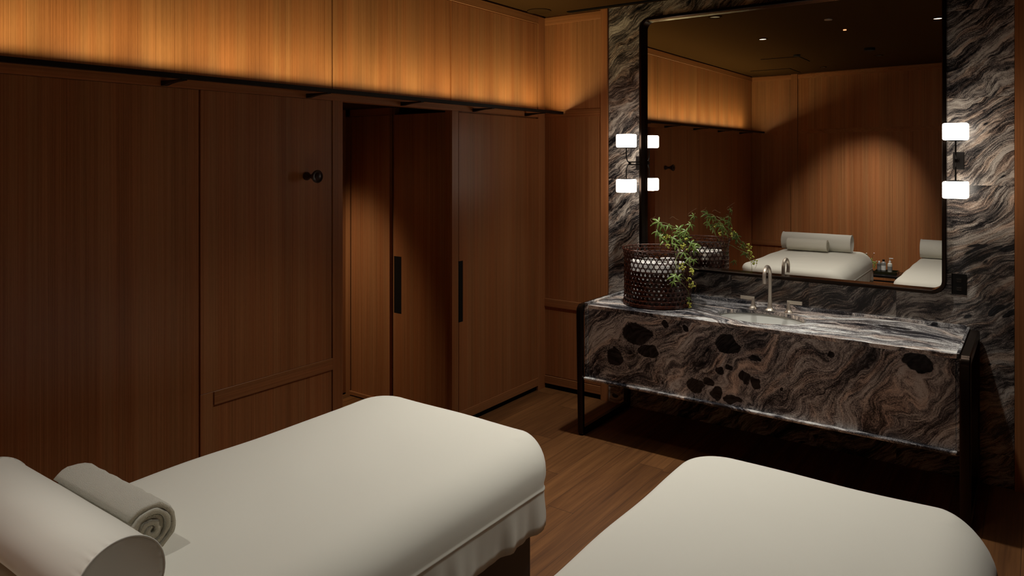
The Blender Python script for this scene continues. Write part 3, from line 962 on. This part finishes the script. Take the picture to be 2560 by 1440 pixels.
# white rolled towels standing inside the basket
def roll_v(cx, cy, z0, r, h):
    bm = new()
    turns = 4.2; n = 26
    th = r / (turns + 0.6)
    sec_o, sec_i = [], []
    K = int(turns * n)
    for k in range(K + 1):
        a = 2 * PI * k / n; rr = th * 0.55 + (r - th * 0.55) * k / K
        sec_o.append((rr * math.cos(a), rr * math.sin(a))); ri = max(rr - th * 0.86, 0.001); sec_i.append((ri * math.cos(a), ri * math.sin(a)))
    lay = []
    for z, f in ((0, .97), (0.01, 1.0), (h * 0.5, 1.01), (h - 0.012, 1.0), (h, .95)):
        lay.append(([bm.verts.new((cx + x * f, cy + y * f, z0 + z)) for x, y in sec_o], [bm.verts.new((cx + x * f, cy + y * f, z0 + z)) for x, y in sec_i]))
    for (o1, i1), (o2, i2) in zip(lay, lay[1:]):
        for k in range(K):
            bm.faces.new((o1[k], o1[k + 1], o2[k + 1], o2[k])); bm.faces.new((i1[k], i2[k], i2[k + 1], i1[k + 1]))
        bm.faces.new((o1[0], o2[0], i2[0], i1[0])); bm.faces.new((o1[-1], i1[-1], i2[-1], o2[-1]))
    for (o_, i_) in (lay[0], lay[-1]):
        for k in range(K): bm.faces.new((o_[k], i_[k], i_[k + 1], o_[k + 1]))
    return bm
spots_ = [(0, 0)] + [(0.118 * math.cos(math.radians(a)), 0.118 * math.sin(math.radians(a))) for a in (20, 80, 140, 200, 260, 320)]
where = ['in the middle of the basket', 'at the right of the basket under the vine', 'at the back right of the basket near the mirror', 'at the back left of the basket', 'at the far left of the basket', 'at the front of the basket', 'at the front right of the basket']
for (dx, dy), wtxt in zip(spots_, where):
    bx_, by_ = BC[0] + dx, BC[1] + dy
    o = link('rolled_towel', roll_v(bx_, by_, BZ + 0.014, 0.0565, 0.262 + random.uniform(-.006, .006)), M_WHITE, smooth='all', base=(bx_, by_, BZ + 0.014))
    tag(o, 'white rolled cloth standing ' + wtxt, 'towel', 'white cloths in the basket')

# ================================================================== vine
def at(px, py, Y):
    """room point on the plane y = Y that lies on a line of sight measured in the photograph"""
    s, c = math.sin(YAW), math.cos(YAW); u = px - 1280; v = 397 - py
    d = Vector((-s * 1819 + c * u, c * 1819 + s * u, v)); t = (Y - CY) / d.y
    return Vector((CX, CY, CZ)) + d * t
vn = thing('vine', 'trailing green vine with palmate leaves and yellow-green berries over the basket rim', 'plant', (1.25, -0.40, VT + 0.20))
def stem_obj(pts, r, m=M_STEM, name='stem'):
    bm = new(); P = smoothpts(pts, 6)
    tube(bm, P, [r * (1 - 0.4 * i / len(P)) for i in range(len(P))], 7)
    return link(name, bm, m, vn, smooth='all')
stems = [
    [(1694, 680, -.36), (1690, 640, -.37), (1684, 612, -.38), (1677, 590, -.40), (1675, 566, -.41), (1662, 557, -.42), (1646, 556, -.43)],
    [(1694, 680, -.36), (1698, 645, -.37), (1703, 605, -.37), (1700, 585, -.38), (1690, 572, -.39), (1668, 574, -.42), (1655, 590, -.43)],
    [(1694, 680, -.36), (1712, 640, -.36), (1718, 610, -.38), (1712, 590, -.40), (1704, 575, -.40), (1688, 568, -.41), (1674, 562, -.42)],
    [(1718, 610, -.38), (1722, 585, -.37), (1725, 565, -.36), (1731, 545, -.35), (1738, 533, -.35)],
    [(1690, 612, -.42), (1698, 630, -.47), (1693, 642, -.50), (1688, 655, -.52), (1691, 668, -.53), (1686, 684, -.54), (1686, 698, -.55), (1700, 706, -.54), (1712, 716, -.52), (1720, 728, -.50), (1723, 748, -.49), (1722, 762, -.49)],
    [(1712, 640, -.36), (1718, 650, -.37), (1723, 662, -.38), (1733, 671, -.38), (1747, 674, -.38)],
    [(1706, 655, -.50), (1708, 670, -.50), (1709, 690, -.50), (1722, 705, -.50), (1727, 718, -.50)],
    [(1712, 655, -.42), (1726, 668, -.42), (1734, 678, -.42), (1730, 690, -.42)],
]
def fwd(px, py, Y):
    return at(px, py, Y - 0.10 * max(0.0, min(1.0, (py - 620) / 50.0)) if px > 1683 else Y)
for st in stems: stem_obj([fwd(*p) for p in st], 0.0021)
tend = [
    [(1646, 562, -.43), (1632, 557, -.44), (1626, 548, -.44), (1636, 543, -.44), (1639, 536, -.44)],
    [(1675, 546, -.38), (1682, 542, -.38), (1690, 547, -.38), (1697, 550, -.38)],
    [(1729, 546, -.36), (1722, 540, -.36), (1721, 535, -.36), (1730, 528, -.36), (1741, 521, -.36)],
    [(1733, 615, -.38), (1745, 628, -.38), (1757, 638, -.38), (1762, 641, -.38)],
    [(1728, 700, -.48), (1738, 706, -.48), (1741, 716, -.48), (1736, 730, -.48)],
]
for st in tend: stem_obj([fwd(*p) for p in st], 0.0012, M_TENDRIL, 'tendril')
def leaf_bm(c, face, up, size, nl=5, droop=0.3):
    bm = new()
    f = face.normalized(); u = (up - f * up.dot(f)).normalized(); r = u.cross(f)
    for i in range(nl):
        a = math.radians(lerp(-115, 115, i / (nl - 1))) + random.uniform(-.12, .12)
        L = size * (1.0 - 0.28 * abs(i - (nl - 1) / 2) / ((nl - 1) / 2)) * random.uniform(.85, 1.1)
        d = u * math.cos(a) + r * math.sin(a); side = f.cross(d)
        K = 7; rows = []
        for k in range(K + 1):
            t = k / K
            wd = L * 0.125 * math.sin(PI * min(1, 0.06 + t * 0.94)) ** 0.75 * (1 if t < 1 else 0)
            p = c + d * L * t - f * droop * L * t * t + Vector((0, 0, -1)) * 0.18 * L * t * t
            fold = f * wd * 0.35
            rows.append((p + side * wd + fold, p, p - side * wd + fold))
        th = f * 0.0005
        top = [[bm.verts.new(v) for v in row] for row in rows]; bot = [[bm.verts.new(v - th) for v in row] for row in rows]
        for k in range(K):
            for q in range(2):
                bm.faces.new((top[k][q], top[k][q + 1], top[k + 1][q + 1], top[k + 1][q]))
                bm.faces.new((bot[k][q], bot[k + 1][q], bot[k + 1][q + 1], bot[k][q + 1]))
            bm.faces.new((top[k][0], top[k + 1][0], bot[k + 1][0], bot[k][0])); bm.faces.new((top[k][2], bot[k][2], bot[k + 1][2], top[k + 1][2]))
    return bm
leaves = [(1647, 555, -.43, 30), (1656, 563, -.43, 26), (1641, 579, -.44, 26), (1650, 591, -.44, 28), (1671, 563, -.41, 24), (1697, 573, -.41, 26),
          (1716, 578, -.40, 24), (1727, 561, -.36, 24), (1735, 540, -.35, 20), (1681, 594, -.44, 30), (1716, 597, -.40, 24), (1688, 613, -.46, 24),
          (1727, 610, -.40, 30), (1735, 619, -.40, 26), (1709, 632, -.46, 26), (1722, 646, -.46, 22), (1688, 690, -.55, 24), (1695, 694, -.54, 22),
          (1683, 704, -.55, 18), (1734, 650, -.40, 18), (1664, 600, -.42, 24), (1706, 585, -.36, 26), (1722, 745, -.50, 12), (1690, 580, -.38, 22),
          (1700, 600, -.42, 20)]
view = (Vector((CX, CY, CZ)) - Vector((1.25, -0.4, 1.2))).normalized()
for (px, py, Y, sz) in leaves:
    c = fwd(px, py, Y)
    face = (view + Vector((random.uniform(-.6, .6), random.uniform(-.6, .6), random.uniform(0.1, .9)))).normalized()
    up = Vector((random.uniform(-1, 1), random.uniform(-.4, .4), random.uniform(-1, .6))).normalized()
    link('leaf', leaf_bm(c, face, up, sz * 0.0028 * 0.72, 5), M_LEAF, vn, smooth='all')
berries = [(1667, 590, -.45, 10, 16), (1717, 600, -.41, 5, 8), (1671, 615, -.47, 7, 10), (1711, 617, -.46, 14, 16), (1705, 667, -.53, 11, 14), (1727, 680, -.45, 11, 13),
           (1722, 700, -.50, 5, 9), (1729, 713, -.50, 10, 14), (1723, 762, -.49, 8, 11)]
for (px, py, Y, nb, sp) in berries:
    c = fwd(px, py, Y); bm = new()
    for i in range(nb):
        u_ = random.uniform(0, 2 * PI); zz = random.uniform(-1, 1); q = math.sqrt(1 - zz * zz)
        off = Vector((q * math.cos(u_), q * math.sin(u_), zz * 0.9)) * sp * 0.0026 * 0.55
        rr = random.uniform(.0048, .0062)
        mtx = Matrix.Translation(c + off)
        bmesh.ops.create_icosphere(bm, subdivisions=2, radius=rr, matrix=mtx)
        tube(bm, [c + off * 0.8, c + Vector((0, 0, .012))], 0.0007, 4)
    link('berry_cluster', bm, M_BERRY, vn, smooth='all')

# ================================================================== massage tables
def ring_param(hx, hy, r, step=0.016, nc=16):
    """rounded rectangle samples: core point, unit normal, arc length"""
    core = []
    cx, cy = hx - r, hy - r
    segs = [((cx, -cy), (cx, cy), (1, 0)), ((cx, cy), (-cx, cy), (0, 1)), ((-cx, cy), (-cx, -cy), (-1, 0)), ((-cx, -cy), (cx, -cy), (0, -1))]
    s = 0.0
    for a, b_, nrm in segs:
        L = math.hypot(b_[0] - a[0], b_[1] - a[1]); n_ = max(2, int(L / step))
        for k in range(n_):
            t = k / n_; core.append(((lerp(a[0], b_[0], t), lerp(a[1], b_[1], t)), nrm, s + L * t))
        s += L
        a0 = math.atan2(nrm[1], nrm[0])
        for k in range(nc):
            an = a0 + PI / 2 * k / nc
            core.append(((b_[0], b_[1]), (math.cos(an), math.sin(an)), s + r * PI / 2 * k / nc))
        s += r * PI / 2
    return core, s
def sheet_mesh(hx, hy, r, seed, hem=0.432, soft=1.0):
    rnd = random.Random(seed)
    core, tot = ring_param(hx, hy, r)
    prof = [('flat', 0.0), ('inner', 0.149)] + [('roll', k / 11) for k in range(12)] + [('side', k / 4) for k in range(1, 5)]
    prof += [(-0.0035, .5775), (-0.0040, .5730), (-0.0010, .5715), (0.000, .558), (0.001, .54), (0.002, .52), (0.003, .50), (0.004, .48), (0.005, .46),
             (0.006, hem), (0.010, hem), (0.014, .46), (0.018, .49)]
    waves = [(rnd.uniform(0.5, 1), rnd.uniform(0, 2 * PI), f) for f in (9, 14, 19, 27, 38, 53, 71)]
    low = [(rnd.uniform(0.5, 1), rnd.uniform(0, 2 * PI), f) for f in (3, 5, 7, 11)]
    bm = new(); rings = []
    sc = [c for c in core]
    for pd, pz in prof:
        ring = []
        for (cp, nrm, s) in sc:
            wr = max(0.0, nrm[0] * soft) ** 1.5
            rho, H = 0.060 + 0.082 * wr, 0.060 + 0.068 * wr
            if pd == 'flat': d, z = lerp(0.22, rho, pz), 0.7320
            elif pd == 'inner': d, z = pz, 0.7320
            elif pd == 'roll': an = PI / 2 * pz; d, z = rho * (1 - math.sin(an)), 0.7320 - H * (1 - math.cos(an))
            elif pd == 'side': d, z = 0.0, lerp(0.7320 - H, 0.5795, pz)
            else: d, z = pd, pz
            u = 2 * PI * s / tot
            lowv = sum(a * math.sin(f * u + p) for a, p, f in low) / 3.0
            fold = sum(a * math.sin(f * u + p + 0.8 * math.sin(3 * u + p)) for a, p, f in waves) / 3.2
            k = max(0.0, min(1.0, (0.572 - z) / 0.1))
            edge = max(0.0, 1 - d / 0.12) if d > 0 else 1.0
            # corners stand out: excess cloth gathers there
            cornerness = min(abs(nrm[0]), abs(nrm[1])) * 1.41
            dd = d - k * (0.015 * fold) - 0.004 * edge * lowv - cornerness * (0.004 * k - 0.010 * (1 if z < .60 else 0) * (1 - k))
            zz = z + 0.0050 * edge * lowv * (1 if z > .6 else 0)
            if z < .60: zz += 0.004 * lowv - 0.022 * cornerness
            if dd < r:
                x = cp[0] + nrm[0] * (r - dd); y = cp[1] + nrm[1] * (r - dd)
            else:
                x = max(-(hx - dd), min(hx - dd, cp[0])); y = max(-(hy - dd), min(hy - dd, cp[1]))
            ring.append(bm.verts.new((x, y, zz)))
        rings.append(ring)
    n = len(core)
    for A, B in zip(rings, rings[1:]):
        for k in range(n):
            try: bm.faces.new((A[k], A[(k + 1) % n], B[(k + 1) % n], B[k]))
            except Exception: pass
    bmesh.ops.remove_doubles(bm, verts=bm.verts, dist=1e-5)
    # the flat top as its own fine grid, with a faint rumple that dies out at its border
    gx, gy = hx - 0.22, hy - 0.22
    nx, ny = int(2 * gx / 0.02), int(2 * gy / 0.02)
    ph = [rnd.uniform(0, 6.28) for _ in range(8)]
    G = []
    for i in range(nx + 1):
        row = []
        for j in range(ny + 1):
            x, y = -gx + 2 * gx * i / nx, -gy + 2 * gy * j / ny
            e = min(gx - abs(x), gy - abs(y)); k = min(1.0, e / 0.12); k = k * k * (3 - 2 * k)
            z = 0.7320 + k * (0.0015 + 0.0016 * math.sin(7 * x + 3 * y + ph[0]) + 0.0010 * math.sin(13 * y - 6 * x + ph[1]) + 0.0006 * math.sin(24 * y + 17 * x + ph[2]))
            row.append(bm.verts.new((x, y, z)))
        G.append(row)
    for i in range(nx):
        for j in range(ny): bm.faces.new((G[i][j], G[i + 1][j], G[i + 1][j + 1], G[i][j + 1]))
    return bm
def bed(x0, x1, yfoot, yhead, seed, tl, slbl):
    cx, cy = (x0 + x1) / 2, (yfoot + yhead) / 2; hx, hy = (x1 - x0) / 2, (yfoot - yhead) / 2
    t = thing('massage_table', tl, 'massage table', (cx, cy, 0), 'massage tables')
    bm = new(); box(bm, cx - hx + 0.10, cx + hx - 0.055, cy - hy + 0.28, cy + hy - 0.12, 0.0, 0.55, bev=0.008)
    link('base_cabinet', bm, M_VINYL, t)
    bm = new(); box(bm, cx - hx + 0.05, cx + hx - 0.05, cy - hy + 0.05, cy + hy - 0.05, 0.555, 0.678, bev=0.03, seg=4)
    link('mattress', bm, M_VINYL, t, smooth=True)
    bm = sheet_mesh(hx, hy, 0.150, seed)
    bmesh.ops.translate(bm, verts=bm.verts, vec=(cx, cy, 0))
    o = link('bed_sheet', bm, M_SHEET, smooth='all', base=(cx, cy, 0.5))
    tag(o, slbl, 'bed sheet', 'sheets on the massage tables')
bed(0.698, 1.632, -2.385, -4.080, 11, 'dark massage table by the left wall beneath the sheet with towel roll', 'white cotton sheet draped over the massage table on the left')
bed(2.062, 2.970, -2.180, -4.080, 23, 'dark massage table under the right-hand white sheet in front of the vanity', 'white cotton sheet draped over the massage table on the right')

# bolster pillows
def bolster_bm(xa, xb, yc, zc, r, seed):
    rnd = random.Random(seed); ph = [rnd.uniform(0, 6.28) for _ in range(6)]
    bm = new(); L = xb - xa; n = 150
    st = [(0.0, .0, .30), (0.004, .0, .60), (0.002, .0, .90), (0.0, 0, .985), (0.004, 1, 1.02), (0.010, 1, 1.012), (0.018, 1, .992), (0.03, 1, .998)]
    xs = [(xa + 0.020 * (1 - f) ** .5 if q == 0 else xa + dx, f) for dx, q, f in st]
    mid = [(xa + L * t, 1.0 + 0.012 * math.sin(PI * t)) for t in [0.08 + 0.84 * k / 22 for k in range(23)]]
    xs2 = [(xb - (x - xa), f) for x, f in xs][::-1]
    prof = xs + mid + xs2
    rings = []
    for i, (x, f) in enumerate(prof):
        ring = []
        for k in range(n):
            a = 2 * PI * k / n
            g = (0.018 * math.sin(31 * a + ph[0]) + 0.012 * math.sin(47 * a + ph[4])) * math.exp(-min(x - xa, xb - x) / 0.013) if f > .9 else 0
            wr = 0.006 * math.sin(2.2 * a + x * 9 + ph[1]) * math.sin(x * 13 + ph[2]) + 0.003 * math.sin(5 * a + 24 * x + ph[3])
            rr = r * f * (1 + g * 0.8 + wr)
            y = rr * math.cos(a); z = rr * math.sin(a)
            if z < -r * 0.93: z = -r * 0.93
            ring.append(bm.verts.new((x, yc + y * 1.02, zc + z)))
        rings.append(ring)
    for A, B in zip(rings, rings[1:]):
        for k in range(n): bm.faces.new((A[k], A[(k + 1) % n], B[(k + 1) % n], B[k]))
    bm.faces.new(rings[0][::-1]); bm.faces.new(rings[-1])
    return bm
def piping(xq, yc, zc, r):
    bm = new(); pts = [(xq, yc + 1.02 * r * 1.015 * math.cos(2 * PI * k / 60), zc + max(-.93 * r, r * 1.015 * math.sin(2 * PI * k / 60))) for k in range(60)]
    tube(bm, pts, 0.0022, 6, closed=True)
    return bm
for (xa, xb, yc, sd, lb) in ((0.715, 1.440, -3.885, 3, 'large white bolster pillow across the head of the left massage table'),
                             (2.09, 2.815, -3.885, 9, 'large white bolster pillow across the head of the right massage table')):
    zc = 0.7365 + 0.095 * 0.93 + 0.001
    t = thing('bolster_pillow', lb, 'bolster', ((xa + xb) / 2, yc, 0.734), 'bolsters on the massage tables')
    link('pillowcase', bolster_bm(xa, xb, yc, zc, 0.095, sd), M_PILLOW, t, smooth='all')
    for xq in (xa + 0.003, xb - 0.003):
        link('piping', piping(xq, yc, zc, 0.095), M_PILLOW, t, smooth='all')

# rolled terry towel on the left table
def terry_roll(xa, xb, yc, zc, r):
    bm = new(); turns = 4.3; n = 30; K = int(turns * n); th = r / (turns + 0.35)
    rnd = random.Random(5)
    prof = [(0.0, -0.010), (0.004, -0.003), (0.012, 0.0)]
    L = xb - xa
    xs = [0.0, 0.006, 0.016, 0.04] + [0.04 + (L - 0.08) * k / 10 for k in range(1, 10)] + [L - 0.04, L - 0.016, L - 0.006, L]
    lay = []
    for x in xs:
        e = min(x, L - x); shrink = 0.10 * math.exp(-e / 0.006)
        so, si = [], []
        for k in range(K + 1):
            a = 2 * PI * k / n + 0.6; rr = th * 0.75 + (r - th * 0.75) * (k / K)
            turn = k / n
            jig = 0.0012 * math.sin(k * 1.7 + x * 60) + 0.0010 * math.sin(k * 0.9 - x * 95) + rnd.uniform(-.0009, .0009)
            ro = rr - th * shrink * 2 + jig; ri = max(rr - th * (0.985 - shrink * 0.6), 0.0015)
            sq = 0.90 if math.sin(a) < -0.3 else 1.0
            xo = xa + x + (0.006 * math.sin(turn * 2.3) if x in (0.0, L) or e < .01 else 0)
            so.append(bm.verts.new((xo, yc + ro * math.cos(a) * 1.03, zc + ro * math.sin(a) * 0.97)))
            si.append(bm.verts.new((xo, yc + ri * math.cos(a) * 1.03, zc + ri * math.sin(a) * 0.97)))
        lay.append((so, si))
    for (o1, i1), (o2, i2) in zip(lay, lay[1:]):
        for k in range(K):
            bm.faces.new((o1[k], o1[k + 1], o2[k + 1], o2[k])); bm.faces.new((i1[k], i2[k], i2[k + 1], i1[k + 1]))
        bm.faces.new((o1[0], o2[0], i2[0], i1[0])); bm.faces.new((o1[-1], i1[-1], i2[-1], o2[-1]))
    for (o_, i_) in (lay[0], lay[-1]):
        for k in range(K):
            f = bm.faces.new((o_[k], i_[k], i_[k + 1], o_[k + 1])); f.material_index = 1
    return bm
o = link('rolled_towel', terry_roll(0.81, 1.228, -3.708, 0.7365 + 0.070, 0.072), [M_TERRY, M_TERRYIN], smooth='all', base=(1.02, -3.69, 0.735))
tag(o, 'cream terry towel rolled up on the left massage table in front of the bolster', 'towel')

# ================================================================== side table group between the heads
st = thing('side_table', 'small black lacquer table between the heads of the massage tables', 'table', (1.62, -4.58, 0))
TZ = 0.445
bm = new(); box(bm, 1.44, 1.82, -4.76, -4.38, TZ - 0.028, TZ, bev=0.006); link('tabletop', bm, M_LAQ, st, smooth=True)
for lx in (1.465, 1.795):
    for ly_ in (-4.735, -4.405):
        bm = new(); box(bm, lx - 0.011, lx + 0.011, ly_ - 0.011, ly_ + 0.011, 0, TZ - 0.028, bev=0.002); link('leg', bm, M_LAQ, st)
for ya in (-4.415, -4.745):
    bm = new(); box(bm, 1.465, 1.795, ya, ya + 0.02, TZ - 0.075, TZ - 0.06); link('stretcher', bm, M_LAQ, st)
ty = thing('tray', 'low dark tray on the black side table holding three bottles', 'tray', (1.63, -4.56, TZ))
bm = new()
box(bm, 1.555, 1.79, -4.66, -4.46, TZ + 0.001, TZ + 0.008)
for a_ in ((1.555, 1.79, -4.66, -4.654), (1.555, 1.79, -4.466, -4.46), (1.555, 1.561, -4.66, -4.46), (1.784, 1.79, -4.66, -4.46)):
    box(bm, a_[0], a_[1], a_[2], a_[3], TZ + 0.008, TZ + 0.030)
link('tray_body', bm, M_GLASSY, ty)
def bottle(x, y, r, h, body, cap, label, pump=False):
    z = TZ + 0.0085
    t = thing('bottle', label, 'bottle', (x, y, z), 'bottles on the side table')
    bm = new(); lathe(bm, [(r * .93, 0), (r, 0.003), (r, h * .72), (r * .92, h * .79), (r * .45, h * .86), (r * .42, h * .90)], (x, y, z), 32); link('body', bm, body, t, smooth=True)
    bm = new(); lathe(bm, [(r * .5, h * .88), (r * .5, h), (r * .42, h * 1.01)], (x, y, z), 24); link('cap', bm, cap, t, smooth=True)
    bm = new(); lathe(bm, [(r * 1.005, h * .22), (r * 1.005, h * .56)], (x, y, z), 32, cap0=False, cap1=False); 
    link('print_band', bm, M_BOT2 if body is M_BOTW else M_CAPW if body is M_BOT2 else M_LABEL, t, smooth=True)
    if pump:
        bm = new(); tube(bm, [(x, y, z + h), (x, y, z + h * 1.22)], 0.0035, 10); box(bm, x - 0.008, x + 0.034, y - 0.006, y + 0.006, z + h * 1.20, z + h * 1.27, bev=0.002)
        link('pump', bm, cap, t, smooth=True)
bottle(1.597, -4.56, 0.022, 0.125, M_BOT1, M_CAPW, 'small grey bottle with white cap on the side table, left of three')
bottle(1.646, -4.53, 0.025, 0.150, M_BOT2, M_BLACKM, 'clear grey bottle with black cap on the side table, middle of three')
bottle(1.708, -4.55, 0.025, 0.135, M_BOTW, M_CAPW, 'white pump bottle on the side table, right of three', pump=True)
vs = thing('bud_vase', 'small dark bud vase at the left edge of the side table', 'vase', (1.522, -4.50, TZ))
bm = new(); lathe(bm, [(0.018, 0), (0.026, 0.012), (0.024, 0.035), (0.010, 0.055), (0.012, 0.062)], (1.522, -4.50, TZ), 24); link('body', bm, M_LAQ, vs, smooth=True)
fl = thing('flower_sprig', 'wispy pink flower sprigs standing in the dark bud vase', 'flower', (1.522, -4.50, TZ + 0.05))
for (dx, dy, h) in ((-0.045, 0.01, 0.20), (0.030, -0.01, 0.205), (-0.02, -0.02, 0.15), (0.06, 0.02, 0.12), (-.06, 0, .13)):
    b0 = Vector((1.522, -4.50, TZ + 0.02)); e0 = b0 + Vector((dx, dy, h)); mpt = (b0 + e0) / 2 + Vector((-dx * .4, 0, 0.02))
    bm = new(); tube(bm, smoothpts([b0, mpt, e0], 5), 0.0013, 5); link('stem', bm, M_TWIG, fl)
    for q in range(5):
        c = b0.lerp(e0, random.uniform(.35, .95)) + Vector((random.uniform(-.012, .012), 0, 0))
        link('leaf', leaf_bm(c, Vector((0.2, 1, .4)), Vector((random.uniform(-1, 1), 0, random.uniform(-.3, 1))), 0.040, 2), M_LEAF, fl)
    bm = new(); bmesh.ops.create_icosphere(bm, subdivisions=2, radius=0.008 if h > .17 else 0.005, matrix=Matrix.Translation(e0)); link('blossom', bm, M_PETAL, fl, smooth='all')

# ================================================================== ceiling fittings
def downlight(x, y, label, lens, r=0.042, group='recessed ceiling downlights'):
    t = thing('downlight', label, 'ceiling light', (x, y, CEIL), group)
    bm = new(); lathe(bm, [(r, 0.004), (r, -0.003), (r * 0.80, -0.004), (r * 0.76, 0.003)], (x, y, CEIL), 40, cap0=False, cap1=False); link('trim_ring', bm, M_CEIL2, t, smooth=True)
    bm = new(); lathe(bm, [(r * 0.76, -0.0008), (r * .3, 0.0015)], (x, y, CEIL + 0.001), 32, cap0=False); link('lens', bm, lens, t, smooth=True)
downlight(1.051, -2.003, 'small lit recessed downlight over the foot of the left table', M_LENS)
downlight(2.441, -1.805, 'small lit recessed downlight over the foot of the right table', M_LENS)
downlight(1.013, -4.451, 'recessed downlight over the head of the left table', M_LENSW)
downlight(1.718, -3.770, 'recessed downlight above the gap between the tables', M_LENSW)
downlight(1.065, -0.755, 'recessed downlight with a dark baffle over the left half of the vanity', M_LENSW, r=0.05)
downlight(2.300, -0.755, 'recessed downlight over the right half of the vanity', M_LENSW)
def disc(x, y, r, name, label, cat, m, h=0.004):
    bm = new(); lathe(bm, [(r, 0.004), (r, -h * .6), (r * .96, -h), (r * .2, -h)], (x, y, CEIL), 48); tag(link(name, bm, m, smooth=True, base=(x, y, CEIL)), label, cat)
disc(0.103, -0.236, 0.088, 'ceiling_speaker', 'round flush speaker cover in the ceiling corner', 'speaker', M_CEIL2)
disc(1.746, -1.363, 0.030, 'sprinkler_cover', 'small pale sprinkler cap in the middle of the ceiling', 'sprinkler', M_LENSW)
disc(1.732, -3.168, 0.050, 'smoke_detector', 'dark round smoke detector on the ceiling', 'smoke detector', M_BLACKM, 0.02)
disc(1.03, -3.238, 0.035, 'sensor', 'small dark round sensor on the ceiling', 'sensor', M_BLACKM, 0.01)
bm = new(); lathe(bm, [(0.013, 0.004), (0.013, -0.003), (0.004, -0.004)], (1.752, -1.930, CEIL), 24)
tag(link('indicator_light', bm, plain('amber_indicator', (0.5, 0.2, 0.1), 0.4, emit=(1, 0.45, 0.2), es=1.5), smooth=True, base=(1.752, -1.93, CEIL)), 'tiny amber glowing indicator on the ceiling', 'indicator')
bm = new(); box(bm, 0.255, 2.95, -0.100, -0.055, CEIL - 0.002, CEIL + 0.01)
tag(link('slot_diffuser', bm, M_GAP, base=(1.6, -0.08, CEIL)), 'long black slot air diffuser in the ceiling above the stone wall', 'air vent')
for (xa, xb, ya, yb, lb) in ((0.62, 1.02, -3.82, -3.36, 'square ceiling access hatch nearer the mirror'), (0.19, 0.66, -4.85, -4.36, 'square ceiling access hatch in the far corner')):
    hatch = thing('access_hatch', lb, 'hatch', ((xa + xb) / 2, (ya + yb) / 2, CEIL))
    bm = new(); box(bm, xa, xb, ya, yb, CEIL - 0.0008, CEIL + 0.006); link('seam', bm, M_GAP, hatch)
    bm = new(); box(bm, xa + .004, xb - .004, ya + .004, yb - .004, CEIL - 0.0016, CEIL + 0.004); link('panel', bm, M_CEIL, hatch)
